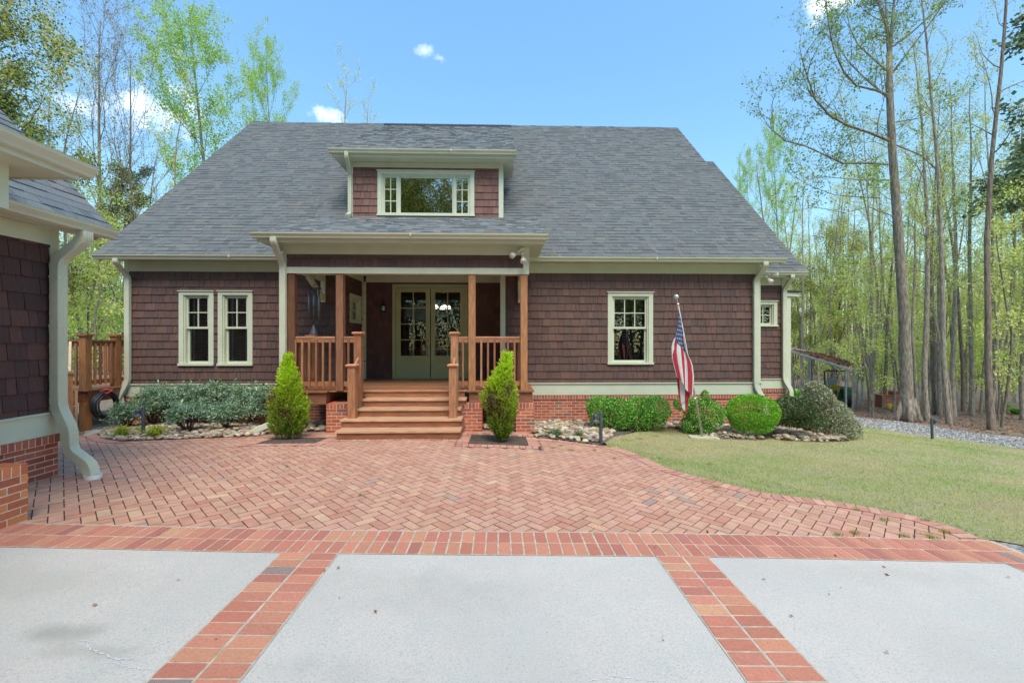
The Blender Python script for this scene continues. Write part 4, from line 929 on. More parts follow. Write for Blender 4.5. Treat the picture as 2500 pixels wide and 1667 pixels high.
# wind chime
cp = at(768, 700, 8.95); wc = thing('wind_chime', (cp.x, cp.y, 3.24), 'dark blue-grey tubular wind chime hanging under the porch ceiling', 'wind chime')
CH = mat('chime_tube_metal', (.085,.10,.115), .4, 5, .1)
m = MB(); zt_ = at(768,704,8.95).z; m.tube([(cp.x,cp.y,3.24),(cp.x,cp.y,zt_+.02)], .003, 4); m.tube([(cp.x+math.cos(t)*.13, cp.y+math.sin(t)*.13, zt_) for t in np.linspace(0, math.tau, 18)], .008, 6)
for k in range(4): t = k*math.tau/4; m.tube([(cp.x,cp.y,zt_+.1),(cp.x+math.cos(t)*.13,cp.y+math.sin(t)*.13,zt_)], .002, 3)
m.build('hanger_ring', BLACK, wc)
for px, py0, py1 in ((754,708,779),(766,704,782),(778.5,704,787),(771,706,770)):
    a = at(px,py0,8.95+(.1 if px==771 else 0)); b = at(px,py1,8.95+(.1 if px==771 else 0)); m = MB(); m.tube([(a.x,a.y,a.z),(a.x,a.y,b.z)], .021, 12, lin((60,84,102))); m.tube([(a.x,a.y,zt_),(a.x,a.y,a.z)], .0015, 3); m.build('chime_tube', CH, wc, True)
m = MB(); m.lathe((cp.x,cp.y,at(768,749,8.95).z), [(0,.012),(.055,.012),(.055,-.012),(0,-.012)], 16); m.build('striker', BLACK, wc)
# bell-shaped feeder top on the rail
bp = at(766, 818, 9.05)
m = MB(); m.lathe((bp.x,bp.y,RT+.0), [(0,.26),(.018,.25),(.03,.22),(.06,.14),(.075,.08),(.085,.06),(.085,.03)], 18); m.build('garden_bell', mat('dark_bronze', (.05,.06,.07), .45, 6, .2), None, True)
gb = bpy.data.objects['garden_bell']; tag(gb, 'dark cone-shaped bell ornament standing on the left porch rail', 'ornament')
gb.location = (0,0,0)
m = MB(); m.lathe((bp.x-.05,bp.y,RT+.0), [(.0,.0),(.12,.0),(.135,.025),(.12,.03),(0,.03)], 18, lin((190,120,90))); o = m.build('terracotta_saucer', MATS['stained_cedar_wood'], None, True); tag(o, 'small terracotta saucer under the dark bell on the porch rail', 'saucer')
# ================================================================ the garage on the left
GX = -5.3
gar = thing('garage', (GX-2, 2.0, gz(GX, 4)), 'brown shingled garage with green gutters at the left edge, nearest building to the viewer', 'garage')
FG_ = FE(GX); GYE = 5.24
GP = [lin((86,58,54)), lin((78,52,50)), lin((94,62,56)), lin((72,50,48))]  # darker than the house shingles: shade of the side-facing wall painted in
shingles('wall', FG_, -2.0, GYE-.09, .87, 2.83, gar, zref=2.80, expo=.186, seed=71, pal=GP)
m = MB(); fb(m, FG_, GYE-.09, GYE+.005, -.1, .028, .85, 3.02); m.build('corner_board', TRIM, gar)
m = MB(); fb(m, FG_, -2, GYE-.09, -.1, .022, 2.828, 3.02); m.build('frieze', TRIM, gar)
m = MB(); fb(m, FG_, -2, GYE+.02, -.1, .03, .605, .855); fb(m, FG_, -2, GYE+.03, -.1, .055, .855, .875); m.build('water_table', TRIM, gar)
bricks('foundation', FG_, -2.0, GYE+.02, .605, -.1, gar, seed=72, proud=.0, cap_proud=.045)
m = MB(); m.box(GX-6, GX-.12, GYE-.12, GYE, -.2, 3.0, GP[0]); m.box(GX-6, GX-5.9, -2, GYE-.12, -.2, 3.0, GP[0]); m.poly([(GX-6,GYE-.06,3.0),(GX-.1,GYE-.06,3.0),(GX-3.0,GYE-.06,6.1)], GP[0]); m.build('end_wall', SHING, gar)
gs = math.atan(1.07); gsl = (-math.cos(gs), 0, math.sin(gs)); GEX = -5.0; GEZ = 3.11
roofplane('roof', (GEX+.08, 5.61, GEZ-.01), (0,-1,0), gsl, 8.0, 4.4, gar, seed=73, expo=.143, pal=([lin((112,118,120)), lin((105,112,116)), lin((122,122,122)), lin((97,105,109))], [4,4,2,2]))
m = MB(); slab(m, (GEX+.06, 5.6, GEZ-.01), (0,-1,0), gsl, 8.0, 4.35, -.003, -.03, BK); slab(m, (GEX-6.3, 5.6, GEZ), (0,-1,0), (math.cos(gs),0,math.sin(gs)), 8, 4.6, 0, -.04, BK); m.build('roof_deck', ROOF, gar)
m = MB(); m.box(GEX-.0, GEX+.03-.0, -2, 5.58, 3.0, GEZ-.03); m.build('fascia', TRIM, gar)
m = MB(); m.box(GX+.03, GEX, -2, 5.58, 3.02, 3.035); m.build('soffit', TRIM, gar)
m = MB(); slab(m, (GEX-.02, 5.59, GEZ-.02), (0,-1,0), gsl, .03, 4.2, -.035, -.17); m.build('rake_board', TRIM, gar)
gutter(((GEX+.0, 0), (0, 1), (1, 0)), -2, 5.60, GEZ, gar, b=.005)
downspout([(-4.93,5.2,3.0),(-4.93,5.2,2.90),(-5.19,5.16,2.66),(-5.19,5.16,.93),(-5.06,5.16,.66),(-5.06,5.16,.42),(-4.80,5.12,.26),(-4.76,5.11,.13)], (0,1,0), gar, w=.115, d=.1)
m = MB(); m.lathe((-4.75,5.11,gz(-4.75,5.11)), [(.07,.0),(.082,.0),(.082,.045),(.07,.045)], 20); m.build('drain_collar', mat('white_plastic', (.75,.75,.73), .4, 9, .05), gar)
# its porch: pier, beam, low roof
PX = -4.2
m = MB(); m.box(PX-.2, PX+.02, -2, 3.62, 2.82, 2.96); m.box(PX-.2, PX+.022, -2, 3.62, 2.97, 3.2); m.box(PX-.19, PX+.028, 3.62, 3.74, 2.82, 3.2); m.box(-5.2, PX-.21, 3.60, 3.72, 2.97, 3.2); m.build('porch_beam', TRIM, gar)
m = MB(); m.box(PX-.35, PX-.21, 3.5, 3.64, .63, 2.82, wood()); m.build('porch_post', WOOD, gar)
q = math.atan(.37); qs = (-math.cos(q), 0, math.sin(q)); QX, QZ = -3.93, 3.34
roofplane('porch_roof', (QX+.08, 4.14, QZ-.02), (0,-1,0), qs, 6.2, 2.05, gar, seed=74)
m = MB(); slab(m, (QX+.06, 4.13, QZ-.02), (0,-1,0), qs, 6.2, 2.02, -.003, -.03, BK); m.build('roof_deck', ROOF, gar)
m = MB(); m.box(QX-.0, QX+.03, -2, 4.06, 3.19, QZ-.03); m.build('fascia', TRIM, gar)
m = MB(); m.box(-4.9, QX, -2, 4.06, 3.20, 3.215); m.build('soffit', TRIM, gar)
m = MB(); m.hexa([(-4.9,4.03,3.19),(QX,4.03,3.19),(QX,4.06,3.19),(-4.9,4.06,3.19),(-4.9,4.03,3.55),(QX,4.03,3.29),(QX,4.06,3.29),(-4.9,4.06,3.55)]); m.build('rake_board', TRIM, gar)
gutter(((QX, 0), (0, 1), (1, 0)), -2, 4.15, QZ, gar, b=.005)
P4 = [lin((190,116,78)), lin((178,104,74)), lin((196,126,84)), lin((150,98,82)), lin((164,94,74))]
bp_ = bricks('brick_pier', FE(-4.17), 3.42, 3.885, .63, -.05, gar, seed=75, cap_proud=.0, pal=P4)
m = MB(); m.box(-4.6, -4.18, 3.43, 3.86, -.05, .615, lin((150,120,100))); m.build('pier_core', MORTAR, bp_)
m = MB(); k = 3.42
while k < 3.87: m.box(-4.39, -4.172, k+.004, min(k+.0635, 3.885), .56, .629, jit(P4[0], .1)); k += .0677
m.build('pier_cap', BRICK, bp_)
# ================================================================ raised side deck at the far left
sd_ = thing('side_deck', (-9.6, 10.5, gz(-9.6, 10.5)), 'raised stained-wood deck with railing and stairs between garage and house', 'deck')
DK = .68; x1 = -8.70
m = MB(); y = 9.22
while y < 13.4: m.box(-12.2, x1 if y < 10.05 else x1+.0, y, y+.135, DK-.03, DK, wood(None, .12)); y += .14
m.build('deck_boards', WOODH, sd_)
m = MB(); m.box(x1-.06, x1-.02, 9.28, 13.3, DK-.27, DK-.032, lin((128,76,52))); m.box(-12.1, x1-.06, 9.26, 9.30, DK-.27, DK-.032, lin((134,80,54))); build_each(m, 'rim_joist', WOODH, sd_)
def dpost(x, y, z0, z1, col):
    m = MB(); m.box(x-.07, x+.07, y-.07, y+.07, z0, z1, col); p = m.build('deck_post', WOOD, sd_)
    m = MB()
    for e, a, b in ((.085, z1, z1+.02), (.105, z1+.02, z1+.045), (.09, z1+.045, z1+.06)): m.box(x-e, x+e, y-e, y+e, a, b, lin((150,96,62)))
    m.build('cap', WOOD, p)
for x, y, c in ((-8.80, 9.30, lin((160,108,66))), (-8.80, 10.02, lin((146,92,54))), (-9.62, 9.30, lin((150,98,58)))): dpost(x, y, DK, 1.80, c); 
for x, y in ((-8.80, 9.30), (-9.62, 9.36), (-12, 9.4), (-8.9, 13)):
    m = MB(); m.box(x-.07, x+.07, y-.07, y+.07, gz(x, y)-.1, DK-.272, lin((176,114,62))); m.build('deck_post', WOOD, sd_)
def dr(x0, x1_, y, alongx):
    m = MB()
    for a, b, e in ((1.70,1.735,.06), (1.60,1.699,.02), (DK+.1,DK+.19,.02)):
        if alongx: m.box(x0, x1_, y-e, y+e, a, b, wood(3))
        else: m.box(y-e, y+e, x0, x1_, a, b, wood(3))
    r = m.build('railing', WOODH, sd_); k = x0+.1
    while k < x1_-.05:
        m = MB()
        if alongx: m.box(k-.019, k+.019, y-.06, y-.021, DK+.08, 1.66, wood(None, .1))
        else: m.box(y+.021, y+.06, k-.019, k+.019, DK+.08, 1.66, wood(None, .1))
        m.build('baluster', WOOD, r); k += .125
dr(9.37, 9.95, -8.80, False); dr(-9.55, -8.87, 9.30, True); dr(-12.1, -8.95, 13.3, True); dr(10.09, 10.2, -8.80, False)
FT = ((-8.90, 9.24), (-.72,-.69), (.69,-.72))         # the stairs leave the deck corner at an angle
for k in range(4):
    m = MB(); z = DK-.145*(k+1); fb(m, FT, .04, 1.3, .26*k-.02, .26*(k+1), z-.035, z, wood(2)); fb(m, FT, .04, 1.3, .26*k, .26*k+.025, z+.001, z+.109, wood(1)); m.build('stair', WOODH, sd_)
m = MB(); zg = gz(-8.3, 8.4)
for a_ in (0, 1.3): m.hexa([P_(FT,a_,1.02,zg),P_(FT,a_+.04,1.02,zg),P_(FT,a_+.04,0,DK-.28),P_(FT,a_,0,DK-.28),P_(FT,a_,1.12,zg+.10),P_(FT,a_+.04,1.12,zg+.10),P_(FT,a_+.04,.0,DK),P_(FT,a_,.0,DK)], lin((172,122,82)))
build_each(m, 'stringer', WOOD, sd_)
m = MB(); m.hexa([P_(FT,.09,.95,.62),P_(FT,.13,.95,.62),P_(FT,.13,.08,1.12),P_(FT,.09,.08,1.12),P_(FT,.09,.95,1.02),P_(FT,.13,.95,1.02),P_(FT,.13,.08,1.70),P_(FT,.09,.08,1.70)], lin((214,182,146))); m.build('stair_guard_board', WOOD, sd_)
m = MB(); fb(m, FT, .06, .18, .96, 1.08, zg-.02, 1.08, lin((176,120,78))); fb(m, FT, .04, .20, .94, 1.10, 1.08, 1.13, lin((186,136,94))); m.build('newel_post', WOOD, sd_)
# coil of black hose hanging from the deck
hc = at(244, 990, 9.28)
HX = x1+.02; RUB = mat('black_rubber', (.022,.024,.028), .45, 20, .2)
coil = thing('hose_coil', (HX, hc.y, hc.z-.3), 'thick coil of black corrugated pipe hanging against the side deck', 'hose')
m = MB(); pts = []
for k in range(9*28):
    t = k/28*math.tau; rr_ = .265+.028*math.sin(t*.37+1)+.012*math.sin(t*1.9); pts.append((HX+.05+.024*(k/28 % 5)+.01*math.sin(t*.7), hc.y+rr_*math.cos(t), hc.z+rr_*math.sin(t)*1.0+.0))
m.tube(pts, .019, 6); m.build('coil', RUB, coil, True)
m = MB(); m.tube([(HX+.03,hc.y-.05,hc.z+.24),(HX+.2,hc.y-.06,hc.z+.27),(HX+.2,hc.y+.04,hc.z+.33),(HX+.03,hc.y+.07,hc.z+.34),(HX-.02,hc.y,hc.z+.30)], .022, 6, (.5,.05,.05)); m.build('tie_strap', mat('red_strap', (.5,.06,.06), .6, 9, .1), coil, True)
# ================================================================ path lights
def path_light(p, side, label, tilt=0):
    t = thing('path_light', p, label, 'path light', 'charcoal metal path lights', local=True); m = MB()
    m.lathe((0,0,0), [(.031,0),(.031,.565),(.026,.585),(.014,.598),(.0,.60)], 16); m.build('post', LAMPM, t, True)
    m = MB(); x = side*.1; m.tube([(0,0,.50),(x,0,.50)], .009, 6); m.build('arm', LAMPM, t)
    m = MB(); m.lathe((x,0,0), [(0,.555),(.025,.55),(.042,.53),(.05,.5),(.05,.487),(.044,.485),(.044,.478),(.05,.476),(.05,.465),(.044,.463),(.044,.456),(.05,.452),(.052,.44),(.088,.418),(.088,.412),(.045,.425),(0,.43)], 24); m.build('lamp_shade', LAMPM, t, True)
    t.rotation_euler = (0, tilt, 0); return t
path_light(G(350,1067)+Vector((0,0,-.01)), -1, 'charcoal path light among grass tufts in the stone bed left of the porch')
path_light(G(1467,1083)+Vector((0,0,-.01)), -1, 'charcoal path light in front of the clipped hedge right of the porch')
path_light(G(2276,1072)+Vector((0,0,-.01)), 1, 'charcoal path light beside the gravel drive on the far lawn edge', tilt=-.03)
# ================================================================ flagpole and flag
fp0 = G(1716,1069); fd = (fp0.y*math.cos(A)+fp0.x*math.sin(A)); fp1 = at(1655,742,fd-.12); ball = at(1651,724.5,fd-.12)
pole = thing('flagpole', fp0, 'leaning aluminium flagpole with a silver ball top on the lawn', 'flagpole')
m = MB(); m.tube([fp0+Vector((0,0,-.02)), fp0.lerp(fp1,.5), fp1], [.022,.019,.016], 14); m.build('pole', ALU, pole, True)
ax = (fp1-fp0).normalized(); m = MB(); m.tube([fp1-ax*.03, fp1-ax*.01, fp1, fp1+ax*.02], [.017,.026,.026,.01], 14); m.tube([fp1, ball], .007, 8); m.build('finial_stem', BALL, pole, True)
m = MB(); m.lathe(ball, [(.05*math.sin(t), -.05*math.cos(t)) for t in np.linspace(0.01, 3.13, 14)], 20); m.build('ball', BALL, pole, True)
m = MB()
for f in (.30, .46, .62): q_ = fp0.lerp(fp1, f); m.tube([q_+Vector((-.015,-.02,-.012)), q_+Vector((-.022,-.03,.0)), q_+Vector((-.015,-.02,.012))], .007, 6)
m.build('cleat', BALL, pole)
m = MB(); m.tube([fp1+Vector((-.012,-.028,0)), fp0.lerp(fp1,.45)+Vector((-.012,-.034,0))], .003, 4); m.build('halyard', ALU, pole)
pb = MB(); c = fp0; z = [gz(c.x+dx, c.y+dy)+.03 for dx, dy in ((-.3,-.12),(.28,-.14),(.33,.12),(-.24,.16))]; co = [(c.x-.3,c.y-.12),(c.x+.28,c.y-.14),(c.x+.33,c.y+.12),(c.x-.24,c.y+.16)]
pb.hexa([(x,y,h-.08) for (x,y),h in zip(co,z)]+[(x,y,h) for (x,y),h in zip(co,z)], lin((190,184,160))); tag(pb.build('stone_slab', STONE), 'pale flat stone slab under the foot of the flagpole', 'stone slab')
def star_at(x, y):        # canton star test; x, y in canton units (0..1)
    best = 9
    for row in range(9):
        n = 6 if row % 2 == 0 else 5
        cy = (row+1)/10
        if abs(y-cy) > .05: continue
        for k in range(n):
            cx = (k*2+1)/12 if n == 6 else (k*2+2)/12
            dx, dy = (x-cx)*.76*1.0/.54*1.0, (y-cy)
            a = math.atan2(dx, -dy); r = math.hypot(dx, dy); w_ = (a % (math.tau/5))-math.pi/5
            R = .040*.38/max(.2, math.cos(math.pi/5-abs(abs(w_))) ) if False else .042*(.42+.58*(abs(w_)/(math.pi/5))**1.6)
            if r < R: return True
    return False
nu, nv_ = 260, 150; UL, VL = 1.32, .88; Vg = np.zeros((nu+1, nv_+1, 3))
for i in range(nu+1):
    u = i/nu; bl = min(1, u/.45)**.8
    for j in range(nv_+1):
        v = j/nv_; h = fp1-ax*(.09+v*VL)
        f = np.interp(v, [0,.14,.56,.80,1], [-.6,-1,1.0,-.25,.75]); gd = np.interp(v, [0,.14,.27,.42,.56,.80,1], [.02,-.005,-.05,-.01,-.045,.05,.08])
        f += .10*math.sin(v*19+u*3); cx = fp1.x+.10*u**.8+.015; wd_ = (.03+.17*min(1, u*1.9)*(1-.35*max(0, u-.7)/.3))
        x = (h.x-.012)*(1-bl)+(cx+wd_*f)*bl; z = h.z-u*UL*(1-.08*(1-v))+.05*bl*(v*.6)
        Vg[i, j] = (x, h.y-.03+gd*(.4+u)-.02*math.sin(v*13+u*2)*bl, z-.02*math.sin(v*6.0)*u)
Vs = np.stack([Vg[:-1,:-1], Vg[1:,:-1], Vg[1:,1:], Vg[:-1,1:]], 2).reshape(-1, 3); cols = []
RED, WHT, BLU = (.50,.05,.07), (.74,.72,.72), (.07,.09,.21)
for i in range(nu):
    for j in range(nv_):
        u, v = (i+.5)/nu, (j+.5)/nv_; cc = RED if int(v*13) % 2 == 0 else WHT
        if u < .40 and v < 7/13: cc = WHT if star_at(u/.40, v/(7/13)) else BLU
        cols.append(cc)
CLOTH = mat('flag_cloth', rough=.75, scale=20, amt=.06, attr=True, spec=.2, trans=.25)
fl_ = quads('flag', Vs, np.array(cols), CLOTH)
bm = bmesh.new(); bm.from_mesh(fl_.data); bmesh.ops.remove_doubles(bm, verts=bm.verts, dist=1e-5); bm.to_mesh(fl_.data); bm.free(); fl_.data.polygons.foreach_set('use_smooth', [True]*len(fl_.data.polygons))
tag(fl_, 'limp United States flag with stars and stripes hanging from the leaning pole', 'flag')
# small yard things
def slabq(pix, th, col, label, name='stone_slab'):
    P = [G(*p) for p in pix]; mb = MB(); mb.hexa([(p.x,p.y,p.z-.05) for p in P]+[(p.x,p.y,p.z+th) for p in P], col); return tag(mb.build(name, STONE), label, 'stone slab')
slabq([(1742,1055),(1770,1055),(1763,1047),(1746,1047)], .03, lin((150,178,170)), 'blue-green splash slab in the stones beside the round bush')
m = MB()
for k in range(3): q_ = G(1672+6*k, 1061-4*k); m.box(q_.x-.1, q_.x+.1, q_.y-.05, q_.y+.05, q_.z-.03, q_.z+.05, jit(lin((170,90,66)), .1))
# ================================================================ carport, tractor, truck, brick pillars, fence
cpo = thing('carport', at(2000, 995, 22), 'open metal carport with leaf-covered roof by the woods', 'carport')
A0, A1, A2, A3 = at(1890,843,21), at(2074,899,20.6), at(2108,894,25.2), at(1975,857,26)
def rib_roof():
    mb = MB(); n = 44
    P = lambda s, t, h=0: tuple(A0.lerp(A1, s).lerp(A3.lerp(A2, s), t)+Vector((0,0,h)))
    for k in range(n):
        for t0, t1, h0, h1 in ((0,.2,0,0),(.2,.3,0,.03),(.3,.4,.03,0),(.4,1,0,0)):
            a, b = (k+t0)/n, (k+t1)/n; mb.poly([P(0,a,h0),P(1,a,h0),P(1,b,h1),P(0,b,h1)])
    return mb, P
mb, Pc = rib_roof(); mb.build('roof', GALV, cpo)
m = MB()
for s0, s1, t0, t1 in ((0,1,0,0),(0,1,1,1),(1,1,0,1)):
    p, q_ = Vector(Pc(s0,t0)), Vector(Pc(s1,t1)); d_ = Vector((0,0,.1)); e_ = Vector((.03,-.03,0)); m.hexa([p-d_,q_-d_,q_-d_+e_,p-d_+e_,p,q_,q_+e_,p+e_])
build_each(m, 'edge_beam', GALV, cpo)
for s, t in ((.95,.01),(.97,.33),(.97,.66),(.97,.98),(.05,.0),(.05,.98)):
    p = Vector(Pc(s, t)); m = MB(); m.box(p.x-.03, p.x+.03, p.y-.03, p.y+.03, gz(p.x, p.y)-.05, p.z-.03); m.build('post', GALV, cpo)
p = Vector(Pc(.95,.01)); q_ = Vector(Pc(.72,.01)); m = MB(); m.tube([(p.x,p.y,p.z-.75),(p.x-.25,p.y,p.z-.25),(q_.x,q_.y,q_.z-.06)], .03, 6); m.build('brace', GALV, cpo)
rs = np.random.RandomState(8); n = 2600; V = []; Cc = []
LP = np.array([lin((160,112,84)), lin((138,92,68)), lin((182,140,112)), lin((110,72,54))])
def litter_quads(pts, size, rs, up=.5):
    n = len(pts); a = rs.randn(n, 3); a[:, 2] *= up; a /= np.linalg.norm(a, axis=1, keepdims=True); b = rs.randn(n, 3); b[:, 2] *= up; b -= (a*b).sum(1, keepdims=True)*a; b /= np.linalg.norm(b, axis=1, keepdims=True)
    s = (size*(.6+.8*rs.rand(n, 1))); return np.stack([pts-a*s, pts-b*s*.55, pts+a*s, pts+b*s*.55], 1).reshape(-1, 3)
st = rs.rand(n, 2); st[:, 0] = .22+.78*st[:, 0]; pts = np.array([Pc(s, t, .03+.03*rs.rand()) for s, t in st])
tag(quads('fallen_leaves', litter_quads(pts, .09, rs, .3), LP[rs.randint(0, 4, n)], LEAF), 'brown fallen leaves lying thick on the carport roof', 'leaves', kind='stuff')
# tractor
GREEN = mat('tractor_green', (.02,.13,.05), .4, 6, .1); YEL = mat('tractor_yellow', (.62,.45,.02), .45, 6, .1); PALE = mat('pale_grey_plastic', (.55,.57,.6), .5, 6, .1); RED_ = emis('orange_lens', (.6,.12,.03), .0)
tp = at(2036, 1000, 23.4); tr = thing('tractor', (tp.x, tp.y, gz(tp.x, tp.y)), 'green and yellow compact tractor with black roll bar parked beneath the carport', 'tractor', local=True); tr.rotation_euler = (0, 0, -.5)
for x, y, r, wd_ in ((-.56, 0, .52, .3), (.56, 0, .52, .3), (-.5, 1.6, .33, .2), (.5, 1.6, .33, .2)):
    m = MB(); n_ = 24
    prof = [(r*.6,-wd_/2),(r*.93,-wd_/2),(r,-wd_*.35),(r,wd_*.35),(r*.93,wd_/2),(r*.6,wd_/2)]
    pts = [(x+o, y, r) for _, o in prof]; m.tube([(x+o, y, r) for _, o in prof], [q for q, _ in prof], n_, cap=False)
    for k in range(20): a = k*math.tau/20; m.hexa([(x+dx, y+(r+dr_)*math.cos(a+da), r+(r+dr_)*math.sin(a+da)) for dr_ in (-.02, .022) for dx, da in ((-wd_*.42,0),(wd_*.42,.05),(wd_*.42,.12),(-wd_*.42,.07))])
    wl = m.build('wheel', RUB, tr); m = MB(); m.tube([(x-wd_*.3,y,r),(x-wd_*.2,y,r),(x+wd_*.2,y,r),(x+wd_*.44,y,r)], [r*.62,r*.4,r*.4,r*.62], 20); m.build('rim', YEL, wl, True)
m = MB(); m.box(-.3,.3,-.25,.5,.45,.85); m.box(-.24,.24,.5,1.9,.5,1.12); m.box(-.18,.18,1.9,2.0,.6,1.05); m.build('body', GREEN, tr)
for s in (-1, 1):
    m = MB(); m.hexa([(s*.34,-.5,.75),(s*.72,-.5,.75),(s*.72,.45,1.08),(s*.34,.45,1.08),(s*.34,-.45,1.02),(s*.72,-.45,1.02),(s*.72,.45,1.13),(s*.34,.45,1.13)]); m.box(s*.34-.02,s*.34+.02,-.5,.45,.5,1.08); m.build('fender', GREEN, tr)
    m = MB(); m.box(s*.68-.05, s*.68+.05, -.46,-.40,1.08,1.2); m.build('tail_light', RED_, tr)
m = MB(); m.box(-.2,.2,-.2,.2,.95,1.0); m.hexa([(-.24,-.28,1.05),(.24,-.28,1.05),(.24,-.18,1.05),(-.24,-.18,1.05),(-.2,-.32,1.22),(.2,-.32,1.22),(.2,-.24,1.22),(-.2,-.24,1.22)]); m.build('seat', YEL, tr)
m = MB(); m.tube([(-.47,-.35,.7),(-.47,-.35,1.95),(-.44,-.35,2.02),(.44,-.35,2.02),(.47,-.35,1.95),(.47,-.35,.7)], .035, 8); m.build('roll_bar', BLACK, tr)
m = MB(); m.hexa([(-.2,.45,1.1),(.2,.45,1.1),(.2,.65,1.1),(-.2,.65,1.1),(-.24,.4,1.5),(.24,.4,1.5),(.2,.6,1.58),(-.2,.6,1.58)]); m.tube([(0,.35,1.2),(0,.2,1.36)], .02, 6); m.tube([(.17*math.cos(t),.2+.06*math.sin(t),1.36+.14*math.sin(t)) for t in np.linspace(0, math.tau, 16)], .015, 6); m.build('dashboard', PALE, tr)
# dark truck, mostly hidden by the house
TRK = mat('dark_truck_paint', (.02,.025,.03), .25, 3, .1); tkp = at(1893, 985, 21); tk = thing('pickup_truck', (tkp.x, tkp.y, gz(tkp.x, tkp.y)), 'dark truck parked behind the right corner of the house, mostly hidden', 'truck', local=True); tk.rotation_euler = (0, 0, .5)
m = MB(); m.hexa([(-1,-1.2,.45),(1,-1.2,.45),(1,3,.45),(-1,3,.45),(-.95,-1.15,1.05),(.95,-1.15,1.05),(.95,3,1.05),(-.95,3,1.05)]); m.hexa([(-.88,-.1,1.05),(.88,-.1,1.05),(.88,1.7,1.05),(-.88,1.7,1.05),(-.72,.55,1.62),(.72,.55,1.62),(.72,1.5,1.62),(-.72,1.5,1.62)]); m.build('body', TRK, tk)
m = MB(); m.poly([(-.8,-.05,1.07),(.8,-.05,1.07),(.68,.52,1.58),(-.68,.52,1.58)]); m.build('windscreen', GLASSD, tk)
for s in (-1, 1):
    m = MB(); m.box(s*1.08-.12, s*1.08+.12, .05, .12, 1.06, 1.2); m.build('mirror', BLACK, tk)
    for y in (-.4, 2.2): m = MB(); m.tube([(s*.8,y,.38),(s*1.02,y,.38)], .38, 18); m.build('wheel', RUB, tk)
# brick pillars and wire fence
def bpil(pa, pb, pt, pbm, d, label):
    a, b, t_ = at(pa, pbm, d), at(pb, pbm, d), at(pa, pt, d); w_ = b.x-a.x; th = thing('brick_pillar', (a.x+w_/2, a.y+w_/2, gz(a.x, a.y)), label, 'pillar', 'brick pillars in the woods')
    z0 = gz(a.x, a.y)-.2; bricks('brick_face', FS(a.y), a.x, b.x, t_.z, z0, th, rowlock=False, seed=int(pa)); m = MB(); m.box(a.x+.01, b.x-.01, a.y+.09, a.y+w_, z0, t_.z-.01, lin((150,88,64))); m.box(a.x-.03, b.x+.03, a.y-.03, a.y+w_+.03, t_.z, t_.z+.05, lin((170,100,76))); m.build('core', BRICK, th)
bpil(2157, 2181, 967, 990, 23.6, 'shorter left one of the two brick pillars standing in the woods'); bpil(2186, 2206, 958, 990, 23.6, 'taller right one of the two brick pillars standing in the woods')
wf = thing('wire_fence', at(2300, 972, 28), 'low wire fence running across the leaf-covered wood at the back', 'fence')
fa, fb_ = at(2128, 0, 27.5), at(2640, 0, 28.5); nP = 16
for k in range(nP): t = k/(nP-1); x, y = fa.x+(fb_.x-fa.x)*t, fa.y+(fb_.y-fa.y)*t; z = gz(x, y); m = MB(); m.tube([(x,y,z-.1),(x,y,z+.62)], .03, 6); m.build('fence_post', GALV, wf)
m = MB(); WIRE = mat('fence_wire', (.28,.29,.28), .6, 5, .1, metal=.3)
for h in (.6, .3, .05): m.tube([(fa.x+(fb_.x-fa.x)*t, fa.y+(fb_.y-fa.y)*t, gz(fa.x+(fb_.x-fa.x)*t, fa.y+(fb_.y-fa.y)*t)+h) for t in np.linspace(0, 1, 16)], .017 if h > .5 else .006, 5)
m.build('rail', WIRE, wf)
yb = at(2171, 989, 22.5); m = MB(); z = gz(yb.x, yb.y); m.lathe((yb.x, yb.y, z), [(0,.3),(.05,.3),(.1,.22),(.09,.1),(.12,.0),(0,0)], 12); m.tube([(yb.x+.08,yb.y,z+.12),(yb.x+.2,yb.y,z+.26)], .03, 8); tag(m.build('watering_can', YEL, None, True), 'small bright yellow can in front of the left brick pillar', 'watering can')
# ================================================================ stones, shrubs, grasses
def leaf_quads(P, D, L, Wd, rs, droop=.3, spread=.8):
    """P: base points, D: outward directions; one pointed leaf quad each"""
    n = len(P); d = D + spread*rs.randn(n, 3)*.6; d /= np.linalg.norm(d, axis=1, keepdims=True)
    s = np.cross(d, rs.randn(n, 3)); s /= np.linalg.norm(s, axis=1, keepdims=True); k = (.65+.7*rs.rand(n, 1)); l = L*k
    return np.stack([P, P+d*l*.5+s*Wd*k, P+d*l, P+d*l*.5-s*Wd*k], 1).reshape(-1, 3)
def pcol(n, pal, wts, rs, j=.18):
    i = rs.choice(len(pal), n, p=np.array(wts, float)/sum(wts)); c = np.array(pal)[i]; return np.clip(c*(1+(rs.rand(n, 1)-.5)*2*j)*(1+(rs.rand(n, 3)-.5)*.1), 0, 1)
def sphdir(n, rs, zmin=-1):
    v = rs.randn(n*3, 3); v /= np.linalg.norm(v, axis=1, keepdims=True); v = v[v[:, 2] > zmin][:n]; return v
def lump(D, rs, k=14, amp=.16):
    c = sphdir(k, rs); r = np.ones(len(D)); 
    for i in range(k): r += amp*(rs.rand()-.35)*np.exp(-((D-c[i])**2).sum(1)*6)
    return r
